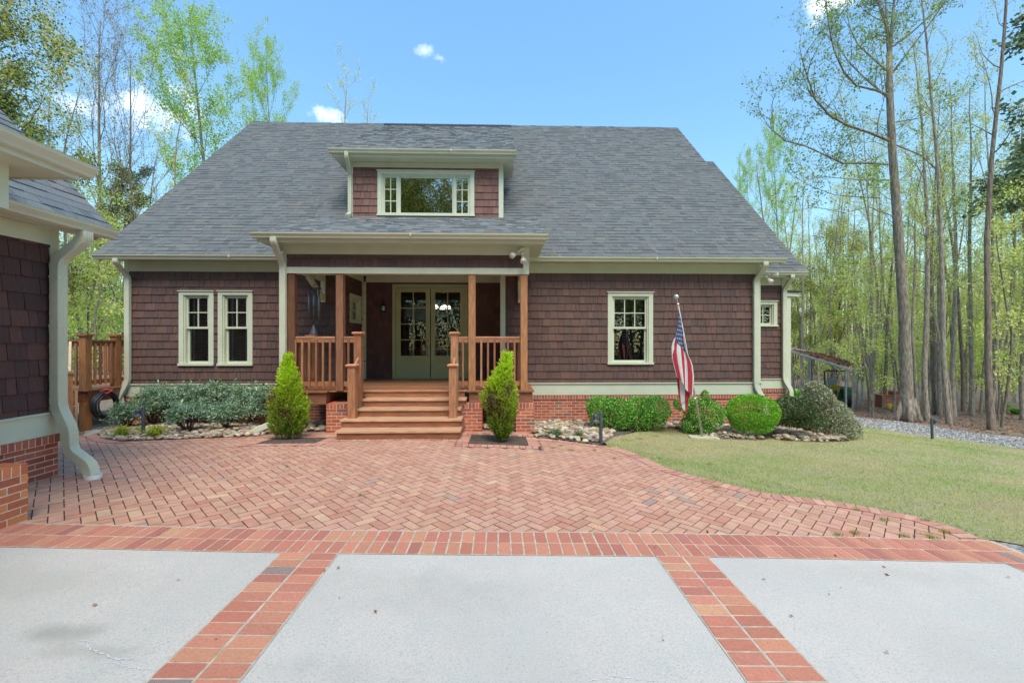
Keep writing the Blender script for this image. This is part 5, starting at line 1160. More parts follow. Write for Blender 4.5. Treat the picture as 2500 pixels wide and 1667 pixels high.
# river stones
def stones(name, regions, n, seed, label):
    rs = np.random.RandomState(seed); bm = bmesh.new(); bmesh.ops.create_icosphere(bm, subdivisions=1, radius=1)
    bv = np.array([v.co[:] for v in bm.verts]); bf = np.array([[v.index for v in f.verts] for f in bm.faces]); bm.free()
    bm = bmesh.new(); bmesh.ops.create_icosphere(bm, subdivisions=2, radius=1); bv = np.array([v.co[:] for v in bm.verts]); bf = np.array([[v.index for v in f.verts] for f in bm.faces]); bm.free()
    V, F, Cc = [], [], []; off = 0; pal = np.array([lin((178,160,134)), lin((160,142,118)), lin((192,178,154)), lin((146,130,112)), lin((168,160,150)), lin((134,112,92))])
    for poly, cnt, smin, smax, lift in regions:
        xs = [p[0] for p in poly]; ys = [p[1] for p in poly]; got = 0
        while got < cnt:
            P = np.c_[rs.uniform(min(xs), max(xs), 400), rs.uniform(min(ys), max(ys), 400)]; P = P[inpoly(P, poly)]
            z = gza(P[:, 0], P[:, 1])
            for (x, y), h in zip(P, z):
                if got >= cnt: break
                s = rs.uniform(smin, smax); sc = np.array([s*rs.uniform(.8, 1.35), s*rs.uniform(.7, 1.1), s*rs.uniform(.42, .65)])
                q = bv*(1+.22*np.sin(bv@rs.randn(3)*2.2+rs.rand()*6)[:, None]); q = q*sc; a = rs.rand()*6.3; ca_, sa_ = math.cos(a), math.sin(a); t = rs.uniform(-.35, .35)
                q = q@np.array([[ca_, sa_, 0], [-sa_, ca_, 0], [0, 0, 1]])@np.array([[1, 0, 0], [0, math.cos(t), math.sin(t)], [0, -math.sin(t), math.cos(t)]])
                V.append(q+np.array([x, y, h+.01+sc[2]*rs.uniform(.1, .8)+lift*rs.rand()])); F.append(bf+off); off += len(bv); Cc.append(np.tile(pal[rs.randint(6)]*(.85+.35*rs.rand()), (len(bf), 1))); got += 1
    me = bpy.data.meshes.new(name); V = np.concatenate(V); F = np.concatenate(F)
    me.vertices.add(len(V)); me.vertices.foreach_set('co', V.ravel()); me.loops.add(len(F)*3); me.polygons.add(len(F)); me.loops.foreach_set('vertex_index', F.ravel().astype(np.int32))
    me.polygons.foreach_set('loop_start', np.arange(0, len(F)*3, 3, dtype=np.int32)); me.polygons.foreach_set('loop_total', np.full(len(F), 3, np.int32)); me.polygons.foreach_set('use_smooth', [True]*len(F))
    me.materials.append(STONE); a = me.attributes.new('Col', 'FLOAT_COLOR', 'FACE'); c = np.ones((len(F), 4), np.float32); c[:, :3] = np.concatenate(Cc); a.data.foreach_set('color', c.ravel()); me.update(); me.validate()
    tag(link(name, me), label, 'stones', kind='stuff')
bR_left = P2([G(*p) for p in [(1309,1066),(1350,1069),(1400,1075),(1435,1080),(1463,1082),(1490,1068),(1500,1050),(1500,1036)]])+[(1.6,10.1),(.62,10.1),(.62,8.6)]
bR_mid = P2([G(*p) for p in [(1590,1050),(1640,1045),(1700,1058),(1735,1068),(1800,1073),(1861,1074)]])+[(6.1,10.1),(3.3,10.1)]
bR_right = P2([G(*p) for p in [(1890,1072),(1917,1076),(2001,1079),(2060,1078),(2070,1066),(1990,1052),(1890,1050)]])
stones('river_stones', [(bedL, 1500, .028, .062, .03)], 0, 31, 'tan river stones filling the planting bed left of the porch')
stones('river_stones', [(bR_left, 850, .028, .066, .03), (bR_mid, 650, .028, .062, .03)], 0, 32, 'tan river stones in the bed between the porch and the round bush')
stones('river_stones', [(bR_right, 700, .03, .07, .06)], 0, 33, 'flat tan stones edging the bed below the variegated shrub at the house corner')
stones('river_stones', [([(-4.1,8.7),(.45,8.7),(.45,9.9),(-4.1,9.9)], 420, .035, .08, .05)], 0, 34, 'river stones in the shade underneath the front porch')
# shrubs ---------------------------------------------------------------
def shrub(name, base, label, cat, P, D, L, Wd, pal, wts, seed, stems=None, mat_=None, group=None, spread=.8, extra=None, j=.18):
    t = thing(name, base, label, cat, group); rs = np.random.RandomState(seed); V = leaf_quads(P, D, L, Wd, rs, spread=spread); Cc = pcol(len(P), pal, wts, rs, j)
    quads('foliage', V, Cc, mat_ or LEAF, t)
    if stems:
        m = MB()
        for s in stems: m.tube(s[0], s[1], 5, s[2] if len(s) > 2 else lin((92,70,56)))
        m.build('stem', TWIG, t)
    return t
def blob_pts(c, r, n, rs, amp=.2, shell=.35, zmin=-.75, k=18):
    D = sphdir(n, rs, zmin); R = lump(D, rs, k, amp)*(1-shell*rs.rand(n)**2.0); return np.array(c)+D*R[:, None]*np.array(r), D
def px_obj(pxc, pytop, pybot, width, dy=0):      # pixel box -> base point, height, width in metres
    b = G(pxc, pybot); d = b.y*math.cos(A)+b.x*math.sin(A); return b, (pybot-pytop)*d/FPX, width*d/FPX
rs = np.random.RandomState(44)
def stems_for(b, H, W, n, r, rs, r0=.018):
    out = []
    for k in range(n):
        a = rs.rand()*6.28; e = Vector((b.x+math.cos(a)*W*.32*rs.rand(), b.y+math.sin(a)*W*.3*rs.rand(), b.z+H*(.6+.3*rs.rand()))); m_ = Vector((b.x, b.y, b.z)).lerp(e, .5)+Vector((0,0,-H*.05))
        out.append(([(b.x+rs.uniform(-.05,.05), b.y+rs.uniform(-.05,.05), b.z-.02), m_, e], [r0, r0*.7, r0*.35]))
    return out
# golden conifers: upright sprays on a lumpy cone
def conifer(pxc, pt, pb, wpx, prof, label, seed, lean=0, brown=()):
    b, H, W = px_obj(pxc, pt, pb, wpx); rs = np.random.RandomState(seed); ns = 1500; n = ns*20; hs_ = rs.rand(ns)**.85; as_ = rs.rand(ns)*6.283; rk = np.where(rs.rand(ns) < .14, rs.uniform(1.03, 1.3, ns), 1-.5*rs.rand(ns)**1.5); h = np.repeat(hs_, 20); a = np.repeat(as_, 20); rk = np.repeat(rk, 20)
    rad = np.interp(h, [p[0] for p in prof], [p[1] for p in prof])*W/2; off = np.interp(h, [p[0] for p in prof], [p[2] if len(p) > 2 else 0 for p in prof])*W/2
    bump_ = np.ones(n)
    for k in range(60): a0, h0, s = rs.rand()*6.28, rs.rand(), rs.uniform(-.28, .34); bump_ += s*np.exp(-((((a-a0+3.14) % 6.283)-3.14)**2)*5-((h-h0)**2)*160)
    r = rad*bump_*rk; P = np.c_[b.x+off+r*np.cos(a), b.y+r*np.sin(a)*.9, b.z+.02+h*H*.95]
    tt = np.tile(np.linspace(0, 1, 20), ns); P += np.c_[np.cos(a)*.05, np.sin(a)*.05, np.full(n, .085)]*tt[:, None]*(.6+.8*np.repeat(rs.rand(ns), 20))[:, None] + rs.randn(n, 3)*.009
    D = np.c_[np.cos(a)*.8, np.sin(a)*.8, np.full(n, .9+.3*rs.rand())]
    t = thing('golden_cypress', b, label, 'conifer'); V = leaf_quads(P, D, .042, .0075, rs, spread=.8)
    cl = np.zeros(n)
    for k in range(40): a0, h0 = rs.rand()*6.28, rs.rand(); cl += rs.uniform(-1, 1)*np.exp(-((((a-a0+3.14) % 6.283)-3.14)**2)*3-((h-h0)**2)*60)
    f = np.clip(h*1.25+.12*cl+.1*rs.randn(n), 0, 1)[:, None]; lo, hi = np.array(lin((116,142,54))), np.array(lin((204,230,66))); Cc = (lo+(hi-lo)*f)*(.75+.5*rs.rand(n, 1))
    for (h0, x0, s) in brown:
        w_ = np.exp(-((h-h0)**2)*90-((P[:, 0]-b.x)/(W/2)-x0)**2*7)*(P[:, 1] < b.y+.05)*s; kk = rs.rand(n) < w_; Cc[kk] = np.array(lin((132,112,88)))*(.7+.5*rs.rand(kk.sum(), 1))
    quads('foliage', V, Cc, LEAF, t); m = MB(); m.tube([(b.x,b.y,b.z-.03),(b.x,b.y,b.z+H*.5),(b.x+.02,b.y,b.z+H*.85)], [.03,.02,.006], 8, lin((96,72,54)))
    for k in range(26): q = .1+.75*rs.rand(); a_ = rs.rand()*6.28; rr_ = np.interp(q, [p[0] for p in prof], [p[1] for p in prof])*W/2*.8; m.tube([(b.x,b.y,b.z+q*H*.85),(b.x+rr_*math.cos(a_),b.y+rr_*math.sin(a_),b.z+q*H*.85+.14)], [.008,.003], 4, lin((110,86,66)))
    m.build('trunk', TWIG, t)
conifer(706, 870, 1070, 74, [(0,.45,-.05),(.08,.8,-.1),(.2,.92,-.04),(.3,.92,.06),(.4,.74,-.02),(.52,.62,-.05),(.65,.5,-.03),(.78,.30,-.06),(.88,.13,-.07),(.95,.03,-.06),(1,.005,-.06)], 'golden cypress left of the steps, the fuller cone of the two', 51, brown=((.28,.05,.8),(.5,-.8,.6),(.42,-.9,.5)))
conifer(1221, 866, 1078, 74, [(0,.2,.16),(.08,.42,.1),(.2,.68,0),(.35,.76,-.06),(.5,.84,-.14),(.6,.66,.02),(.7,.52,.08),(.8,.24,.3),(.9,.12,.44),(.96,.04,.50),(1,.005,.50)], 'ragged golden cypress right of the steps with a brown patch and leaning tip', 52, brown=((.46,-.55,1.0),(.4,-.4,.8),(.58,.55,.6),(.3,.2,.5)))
# nandinas: leafy tiers on bare stems
NP = ([lin((134,164,138)), lin((116,150,112)), lin((172,190,172)), lin((120,150,84)), lin((140,104,86))], [5,4,3,3.4,.25])
def nandina(pxc, pt, pb, wpx, label, seed, n=2600, pal=NP, low=.3, depth=.8, group='nandinas in the left bed', bare=.3, name='nandina_shrub', L=.07, berries=0):
    b, H, W = px_obj(pxc, pt, pb, wpx); rs = np.random.RandomState(seed); k = 46; P, D = [], []
    st = []
    for i in range(k):
        a = rs.rand()*6.283; r = math.sqrt(rs.rand()); hx = low+(1-low)*rs.rand(); r *= .9*(1-.35*max(0, (hx-.6)/.4)); c = np.array([b.x+r*math.cos(a)*W/2, b.y+r*math.sin(a)*W/2*depth, b.z+hx*H*.95])
        m_ = max(8, int(n/k)); q = rs.randn(m_, 3)*np.array([.42, .42, .17])*(.16 if W > .4 else .1)*1.2; P.append(c+q); D.append(q+np.array([0, 0, .02])+rs.randn(m_, 3)*.03)
        if i % 3 == 0: st.append(([(b.x+(c[0]-b.x)*.12, b.y+(c[1]-b.y)*.12, b.z-.02), (b.x+(c[0]-b.x)*.4, b.y+(c[1]-b.y)*.4, b.z+hx*H*.4), tuple(c)], [.011, .009, .004], lin((104,72,58))))
    for i in range(5):      # pale new shoots standing above the rest
        a = rs.rand()*6.283; c = np.array([b.x+math.cos(a)*W*.3, b.y+math.sin(a)*W*.25, b.z+H*(.96+.1*rs.rand())]); P.append(c+rs.randn(26, 3)*np.array([.05,.05,.035])); D.append(rs.randn(26, 3)*.5+np.array([0,0,.6]))
    P = np.concatenate(P); D = np.concatenate(D); P[:, 2] = np.maximum(P[:, 2], b.z+.03)
    t = shrub(name, b, label, 'shrub', P, D, L, .0105, pal[0], pal[1], seed+1, stems=st, mat_=GLOSSLEAF, group=group, spread=.9, j=.34)
    for q in range(berries):
        o = at(pxc+rs.uniform(-.25, .25)*wpx, pt+(pb-pt)*rs.uniform(.2, .5), (b.y-.22*W)); m = MB()
        for z in range(26): v = rs.randn(3)*np.array([.035,.03,.02]); m.lathe((o.x+v[0], o.y+v[1], o.z+v[2]), [(0,-.008),(.008,0),(0,.008)], 5)
        m.build('berries', MATS['red_berry'], t, True)
mat('red_berry', (.45,.02,.015), .35, 9, .1)
def nbox(l): return l
for i, (c, t_, b_, w_, lb, n_, be) in enumerate([
  (372,946,1040,90,'nandina at the far left of the row against the house wall, beside the downspout',3000,0),
  (432,944,1040,95,'second nandina from the left against the house wall, below the paired windows',3000,1),
  (492,940,1038,95,'nandina in the middle of the wall row, below the right of the paired windows',3000,0),
  (548,936,1036,95,'tallest nandina of the wall row with pale new shoots on top',3200,1),
  (598,944,1040,90,'nandina of the wall row nearest the corner of the porch',3000,0),
  (640,948,1044,66,'last nandina on the right of the wall row, next to the left golden cypress',2200,0),
  (459,985,1056,96,'low blue-green nandina with bare trunk in front of the wall row',2600,0),
  (555,990,1052,80,'small nandina with red berries in the stones, in front of the wall row',1900,2),
  (312,992,1048,78,'spreading blue-green nandina behind the left path light',2200,2)]):
    nandina(c, t_, b_, w_, lb, 100+i*7, n_, berries=be, low=.42 if i < 6 else .5)
# holly hedges, round boxwood and the corner shrubs
HP = ([lin((94,148,58)), lin((120,178,70)), lin((70,118,48)), lin((176,222,112)), lin((142,198,88))], [4,4,3,3,3])
def bushel(parts, b, label, n, L, Wd, pal, seed, name='clipped_shrub', cat='shrub', amp=.22, shell=.35, spread=1.0, group=None, gap=None, stemn=9):
    rs = np.random.RandomState(seed); P, D = [], []; tot = sum(p[2] for p in parts)
    for c, r, wt in parts: p, d = blob_pts(c, r, int(n*wt/tot), rs, amp, shell, zmin=-.9); P.append(p); D.append(d)
    P = np.concatenate(P); D = np.concatenate(D); k = P[:, 2] > gz(b.x, b.y)+.02; P, D = P[k], D[k]
    if gap is not None: k = ~gap(P); P, D = P[k], D[k]
    H = P[:, 2].max()-b.z; W = np.ptp(P[:, 0]); return shrub(name, b, label, cat, P, D+np.array([0,0,.35]), L, Wd, pal[0], pal[1], seed, stems_for(b, H, W, stemn, 0, rs), GLOSSLEAF, group, spread)
def at_parts(d, lst):        # [(px, py, rx px, rz px, depth radius m, weight)]
    out = []; k = d/FPX
    for (px, py, rx, rz, ry, wt) in lst: c = at(px, py, d); out.append(((c.x, c.y, c.z), (rx*k, ry, rz*k), wt))
    return out
dh = 9.25
bushel(at_parts(dh, [(1476,1006,40,38,.36,1.2),(1462,990,30,22,.3,.5),(1512,1008,40,36,.36,1.2),(1500,1024,44,26,.34,.6)]), G(1482,1052), 'left part of the clipped dark green hedge right of the porch', 9500, .036, .012, HP, 201, group='clipped hollies along the right front wall')
bushel(at_parts(dh+.05, [(1560,1006,40,37,.38,1.2),(1596,1002,36,34,.34,1.1),(1550,1024,48,26,.32,.6),(1590,1020,34,26,.3,.4)]), G(1572,1052), 'right part of the clipped dark green hedge, under the single window', 10500, .036, .012, HP, 202, group='clipped hollies along the right front wall')
bushel(at_parts(9.1, [(1718,1008,46,32,.36,1.3),(1672,987,24,16,.22,.35),(1700,1040,34,22,.3,.7),(1722,968,9,14,.08,.12)]), G(1712,1058), 'loose dark green holly behind the flagpole with a tuft on top', 8500, .036, .012, HP, 203, group='clipped hollies along the right front wall', amp=.35)
RP = ([lin((134,194,52)), lin((112,172,44)), lin((166,216,72)), lin((86,138,38))], [5,4,3,1.5])
bushel(at_parts(9.0, [(1838,1007,60,44,.50,2.2),(1835,1032,46,24,.40,.6)]), G(1836,1056), 'large round bright green clipped bush near the house corner', 21000, .024, .009, RP, 204, name='round_boxwood', amp=.10, shell=.18)
bushel(at_parts(9.0, [(1943,1000,44,28,.42,1.5),(1960,1020,50,22,.42,1),(1925,1018,34,22,.3,.6)]), G(1968,1060), 'green and reddish loose shrub in front of the variegated one', 8200, .045, .012, ([lin((84,110,62)), lin((60,90,46)), lin((122,132,84)), lin((140,92,74)), lin((104,128,90))], [4,4,2,1.2,2]), 205, name='loose_shrub', amp=.4)
VP = ([lin((176,178,146)), lin((140,150,112)), lin((204,204,176)), lin((96,112,72)), lin((158,160,120))], [5,4,3,2,3])
bushel(at_parts(9.7, [(2022,1040,62,34,.62,2),(2010,1005,46,34,.5,1.4),(1996,972,30,32,.34,.9),(2060,1052,34,20,.34,.5),(1988,950,15,18,.2,.25)]), G(2020,1066), 'tall cone-shaped shrub with cream-variegated leaves at the lawn edge', 21000, .040, .012, VP, 206, name='variegated_shrub', amp=.3)
bushel(at_parts(12.8, [(1944,975,20,22,.3,1)]), G(1944,1000), 'small green shrub behind, just right of the last downspout', 2600, .06, .02, HP, 207, name='small_shrub')
# ornamental grasses
def tuft(pxc, pt, pb, wpx, label, seed, pal, n=380, name='grass_tuft', Wd=.004, group='grass tufts in the stone beds'):
    b, H, W = px_obj(pxc, pt, pb, wpx); W *= 1.25; H *= 1.08; rs = np.random.RandomState(seed); V, Cc = [], []; c = pcol(n, pal[0], pal[1], rs)
    for i in range(n):
        a = rs.rand()*6.283; out = W/2*(.25+.85*rs.rand()); h = H*(.55+.6*rs.rand()); base = np.array([b.x+rs.uniform(-.1,.1)*W, b.y+rs.uniform(-.1,.1)*W, b.z]); d = np.array([math.cos(a), math.sin(a), 0]); s = np.array([-d[1], d[0], 0])*Wd*(.7+.6*rs.rand())
        pts = [base+d*out*t**1.5+np.array([0,0,h*(1.25*t-.62*t*t*(.8+.6*out/(W/2)))]) for t in (0,.3,.6,.85,1)]
        for k in range(4):
            w0, w1 = 1-.2*k, 1-.2*(k+1) if k < 3 else .05; V += [pts[k]-s*w0, pts[k]+s*w0, pts[k+1]+s*w1, pts[k+1]-s*w1]; Cc.append(c[i])
    o = quads(name, np.array(V), np.array(Cc), LEAF); tag(o, label, 'ornamental grass', group)
YG = ([lin((208,214,88)), lin((186,198,74)), lin((222,218,132)), lin((146,168,62))], [4,4,2,2]); LG_ = ([lin((112,136,74)), lin((196,200,160)), lin((86,114,56))], [4,2.4,3])
tuft(298, 1026, 1069, 52, 'yellow-green grass tuft left of the left path light', 301, YG, Wd=.008)
tuft(381, 1024, 1070, 56, 'yellow-green grass tuft right of the left path light', 302, YG, Wd=.008)
tuft(337, 1034, 1058, 26, 'small grass tuft just behind the left path light', 303, YG, 220)
tuft(1355, 1036, 1066, 54, 'white-striped liriope nearer the porch pier in the right bed', 304, LG_, 300, 'liriope_tuft')
tuft(1415, 1042, 1070, 46, 'white-striped liriope next to the path light in the right bed', 305, LG_, 260, 'liriope_tuft')
tuft(1451, 1044, 1060, 22, 'small green tuft behind the path light in the right bed', 306, YG, 130)
tuft(2440, 972, 1003, 46, 'bright green fern-like clump at the right edge of the wood', 307, ([lin((120,180,60)), lin((96,156,50))], [1,1]), 500, 'fern_clump', .02, None)
tuft(2480, 990, 1010, 36, 'second green clump in the leaves at the right picture edge', 308, ([lin((120,180,60)), lin((96,156,50))], [1,1]), 300, 'fern_clump', .02, None)
# lawn blades, moss and weeds between pavers, litter on the woodland floor
rs = np.random.RandomState(9); lp = np.array([[p[0], p[1]] for p in lawn_poly]); V, Cc = [], []
n = 420000; X_ = rs.uniform(0, 13.5, n); Y_ = rs.uniform(3.4, 13.5, n); P = np.c_[X_, Y_]; keepm = inpoly(P, lawn_poly) & (rs.rand(n) < np.clip(36/(X_*X_+Y_*Y_), .12, 1)); P = P[keepm]; n = len(P)
z = gza(P[:, 0], P[:, 1])+.003; dist = np.hypot(P[:, 0], P[:, 1]); hh = (.014+.02*rs.rand(n)); ww = .0024*(dist/4.5)**.9; a = rs.rand(n)*6.283; ln = rs.randn(n, 2)*.012
B = np.c_[P, z]; T = B+np.c_[ln, hh]; s = np.c_[np.cos(a), np.sin(a), np.zeros(n)]*ww[:, None]
patch = np.sin(P[:, 0]*1.9+np.sin(P[:, 1]*2.3)*1.5)+np.sin(P[:, 1]*2.9+P[:, 0]*.7)+.9*rs.randn(n); g_ = np.clip(.45+patch*.40, 0, 1)[:, None]; near_house = np.clip((P[:, 1]-6.0)/2.5, 0, 1)[:, None]*np.clip((7.0-P[:, 0])/2, 0, 1)[:, None]; g_ = g_*(1-.92*near_house)
gc = (np.array(lin((218,202,146)))*(1-g_)+np.array(lin((164,192,88)))*g_)*(.8+.4*rs.rand(n, 1))
edge = dedge(P, P2(curve)) < .16; gc[edge & (rs.rand(n) < .55)] = np.array(lin((138,172,66)))
tag(quads('lawn_grass', np.stack([B-s, B+s, T], 1).reshape(-1, 3), gc, LEAF, nv=3), 'short mown grass, half green and half straw coloured, on the front lawn', 'grass', kind='stuff')
V, Cc = [], []
for (px, py, r) in [(1370,1088,.05),(1395,1100,.07),(1420,1083,.05),(1350,1094,.05),(1560,1072,.10),(1528,1076,.12),(1600,1065,.08),(1660,1100,.07),(1610,1120,.05),(1745,1190,.04),(1730,1135,.05),(2048,1308,.05),(2085,1302,.05),(2158,1270,.05),(2205,1308,.05),(2275,1312,.08),(2310,1300,.06),(2090,1245,.04),(2262,1272,.04),(880,1210,.015),(1485,1092,.08),(1452,1100,.04),(1500,1120,.03),(700,1140,.012)]:
    b = G(px, py)
    for k in range(int(900*r)+20): q = rs.randn(2)*r*.5; a_ = rs.rand()*6.28; h = .012+.02*rs.rand(); o = np.array([b.x+q[0], b.y+q[1], gz(b.x, b.y)+.004]); s_ = np.array([math.cos(a_), math.sin(a_), 0])*.0028; V += [o-s_, o+s_, o+np.array([rs.randn()*.012, rs.randn()*.012, h])]; Cc.append(np.array(lin((132,160,56)) if rs.rand() < .6 else lin((176,170,100)))*(.8+.4*rs.rand()))
tag(quads('weed_tufts', np.array(V), np.array(Cc), LEAF, nv=3), 'tiny weeds growing in the paver joints and lawn edge', 'weeds', kind='stuff')
n = 26000; P = np.c_[rs.uniform(9, 30, n), rs.uniform(9, 27, n)]; wood_poly = P2([G(*p) for p in [(2060,1010),(2100,1017),(2196,1026),(2272,1037),(2387,1055),(2500,1066)]])+[(24,11.5),(34,10),(34,27),(8,27),(9,20)]
P = P[inpoly(P, wood_poly)]; P3 = np.c_[P, gza(P[:, 0], P[:, 1])-.07+.01+.03*rs.rand(len(P))]
tag(quads('leaf_litter', litter_quads(P3, .055, rs, .35), (LP*1.2)[rs.randint(0, 4, len(P3))]*(.7+.6*rs.rand(len(P3), 1)), LEAF), 'brown fallen leaves covering the floor of the wood', 'fallen leaves', kind='stuff')

gp = np.array([p[:2] for p in P2([G(*p) for p in [(2500,1097),(2406,1083),(2330,1072),(2253,1063),(2170,1051),(2100,1041),(2085,1039)]]) + [(9.0,13),(8.9,20),(11.5,21)] + P2([G(*p) for p in [(2074,1014),(2100,1019),(2196,1028),(2272,1039),(2387,1057),(2500,1068)]]) + [(20,11)]])
n = 60000; P = np.c_[rs.uniform(8, 21, n), rs.uniform(8, 20, n)]; P = P[inpoly(P, [tuple(p) for p in gp])]; n = len(P); P3 = np.c_[P, gza(P[:, 0], P[:, 1])-.008+.012*rs.rand(n)]
gpal = np.array([lin((200,197,190)), lin((176,173,168)), lin((216,213,207)), lin((146,143,138)), lin((206,198,184))])
tag(quads('gravel_stones', litter_quads(P3, .022, rs, .9), gpal[rs.randint(0, 5, n)]*(.7+.5*rs.rand(n, 1)), STONE), 'loose grey crushed stone lying on the gravel drive', 'gravel', kind='stuff')

n = 70; P = np.c_[rs.uniform(-3.5, 4, n), rs.uniform(2.0, 7.2, n)]; P3 = np.c_[P, gza(P[:, 0], P[:, 1])+.016]
tag(quads('stray_leaves', litter_quads(P3, .014, rs, .25), (LP*1.1)[rs.randint(0, 4, n)], LEAF), 'a few tiny dry leaves blown over the drive and the paving', 'leaves', kind='stuff')
# ================================================================ trees
def grow(seed, H, r0, first=.35, nl=16, limb=.28, up=.9, twigs=5, sub=3, wob=.02, fork=0, lean=(0,0), leaves=2500, lsize=.05, pal=None, wts=None, cl=.35, crown='spread', bark=(112,104,94), name='tree', fine=True, leafmat=None, conic=.0):
    """returns (trunk object, crown object) in local coordinates"""
    r = random.Random(seed); rs = np.random.RandomState(seed); m = MB(); bc = lin(bark); tips = []
    def path(p, d, L, n, wob_, upk):
        out = [Vector(p)]; d = Vector(d).normalized()
        for i in range(n):
            d = (d + Vector((r.gauss(0,wob_), r.gauss(0,wob_), r.gauss(0,wob_*.6))) + Vector((0,0,upk))).normalized(); out.append(out[-1]+d*(L/n))
        return out
    nt_ = 14; T = path((0,0,-.15), (lean[0],lean[1],1), H, nt_, wob, .02); TR = [r0*(1-.86*(i/nt_)**1.1)*(1.35 if i == 0 else 1) for i in range(nt_+1)]
    T.insert(1, T[0].lerp(T[1], .3)); TR.insert(1, r0*1.05)
    m.tube(T, TR, 8, jit(bc, .1, r))
    def on(T, R, t): k = min(len(T)-2, int(t*(len(T)-1))); f = t*(len(T)-1)-k; return T[k].lerp(T[k+1], f), R[k]+(R[k+1]-R[k])*f
    def branch(p, d, L, rad, lvl):
        n = (6, 4, 3)[lvl]; P = path(p, d, L, n, (.16, .2, .25)[lvl], (.10, .07, .05)[lvl]*up); m.tube(P, [rad*(1-.8*i/n) for i in range(n+1)], (5, 3, 3)[lvl], jit(bc, .15, r), cap=False)
        if lvl < 2 or not fine: tips.append((P, lvl))
        else: tips.append((P, lvl))
        if lvl == 0:
            for k in range(twigs): t = r.uniform(.25, 1); q, rr = on(P, [rad*(1-.8*i/n) for i in range(n+1)], t); dd = (P[-1]-P[0]).normalized()+Vector((r.gauss(0,.7), r.gauss(0,.7), r.gauss(.25,.5))); branch(q, dd, L*r.uniform(.3,.55), max(.006, rr*.6), 1)
        elif lvl == 1:
            for k in range(sub): t = r.uniform(.3, 1); q, rr = on(P, [rad]*(n+1), t); dd = (P[-1]-P[0]).normalized()+Vector((r.gauss(0,.7), r.gauss(0,.7), r.gauss(.2,.5))); branch(q, dd, L*r.uniform(.35,.6), max(.004, rad*.45), 2)
    for k in range(nl):
        t = first+(1-first)*((k+r.random())/nl)**.9; q, rr = on(T, TR, min(.985, t)); a = k*2.4+r.uniform(-.5,.5); rel = (t-first)/(1-first)
        if crown == 'spread': L = H*limb*(1-.55*rel)*r.uniform(.6,1.15); el = .35+.75*rel
        elif crown == 'vase': L = H*limb*(1-.45*rel)*r.uniform(.8,1.2); el = 1.5+.6*rel
        elif crown == 'oval': L = H*limb*math.sin(math.pi*(.18+.78*rel))*r.uniform(.7,1.15); el = .9+.5*rel
        else: L = H*limb*(1-rel*.85)*r.uniform(.8,1.1); el = .1+.25*rel
        branch(q, (math.cos(a), math.sin(a), el), L, rr*.34, 0)
    tr = m.build('trunk', BARK, None, True)
    segs = [(P[i], P[i+1]) for P, l in tips for i in range(1 if l else 2, len(P)-1)]
    if not segs or not leaves: return tr, None
    wl = np.array([(b-a).length for a, b in segs])**1.5; idx = rs.choice(len(segs), leaves, p=wl/wl.sum()); a_ = np.array([segs[i][0][:] for i in idx]); b_ = np.array([segs[i][1][:] for i in idx]); P = a_+(b_-a_)*rs.rand(leaves, 1)+rs.randn(leaves, 3)*cl*.35
    D = rs.randn(leaves, 3)+np.array([0,0,-.1]); V = leaf_quads(P, D/np.linalg.norm(D, axis=1, keepdims=True), lsize, lsize*.32, rs)
    # patches of lighter and darker shoots, clump by clump
    Cc = pcol(leaves, pal, wts or [1]*len(pal), rs, .2)
    return tr, quads('crown', V, Cc, leafmat or LEAF)
YGR = [lin((220,228,124)), lin((202,216,104)), lin((230,236,150)), lin((184,198,94))]; OLV = [lin((212,208,108)), lin((194,196,92)), lin((216,194,108)), lin((164,176,84))]
FRESH = [lin((176,208,92)), lin((156,192,74)), lin((196,220,116))]; PINE = [lin((104,124,88)), lin((124,144,102)), lin((88,108,80)), lin((140,156,120))]
BUD = [lin((160,140,110)), lin((176,168,108)), lin((140,120,96))]
PR_ = {}
def proto(k, **kw): PR_[k] = grow(**kw)
proto('forest_a', seed=1, H=17, r0=.115, first=.38, nl=15, limb=.16, twigs=4, sub=3, leaves=2500, lsize=.07, pal=YGR, wts=[4,3,3,1], wob=.035, bark=(172,159,142))
proto('forest_b', seed=2, H=16, r0=.095, first=.45, nl=13, limb=.15, twigs=4, sub=3, leaves=1700, lsize=.068, pal=YGR, wts=[4,3,3,1], wob=.05, lean=(.06,.0), bark=(164,150,133))
proto('forest_c', seed=3, H=15, r0=.075, first=.30, nl=15, limb=.15, twigs=4, sub=3, leaves=2800, lsize=.068, pal=YGR, wts=[4,3,3,1], wob=.05, lean=(-.05,.02), bark=(158,144,128))
proto('forest_d', seed=4, H=18, r0=.135, first=.5, nl=14, limb=.17, twigs=4, sub=3, leaves=1900, lsize=.072, pal=OLV+YGR, wob=.03, bark=(140,126,112))
proto('sapling', seed=5, H=7.5, r0=.045, first=.2, nl=13, limb=.2, twigs=3, sub=2, leaves=1900, lsize=.08, pal=YGR, wts=[4,3,4,1], wob=.07, lean=(.1,0), bark=(140,128,112))
proto('sapling_b', seed=6, H=5, r0=.03, first=.15, nl=12, limb=.28, twigs=3, sub=2, leaves=2300, lsize=.08, pal=FRESH+YGR, wob=.09, bark=(128,118,100))
proto('bare', seed=7, H=19, r0=.15, first=.33, nl=15, limb=.40, up=1.6, twigs=7, sub=5, leaves=5200, lsize=.075, pal=BUD, crown='vase', wob=.03, bark=(136,122,108), cl=.15)
proto('poplar', seed=8, H=22, r0=.15, first=.33, nl=24, limb=.22, up=1.2, twigs=6, sub=3, leaves=24000, lsize=.10, pal=FRESH, crown='oval', wob=.02, bark=(140,132,118), cl=.4)
proto('pine', seed=9, H=19, r0=.15, first=.42, nl=26, limb=.17, up=.5, twigs=6, sub=3, leaves=24000, lsize=.15, pal=PINE, crown='spread', wob=.02, bark=(96,82,70), cl=.45)
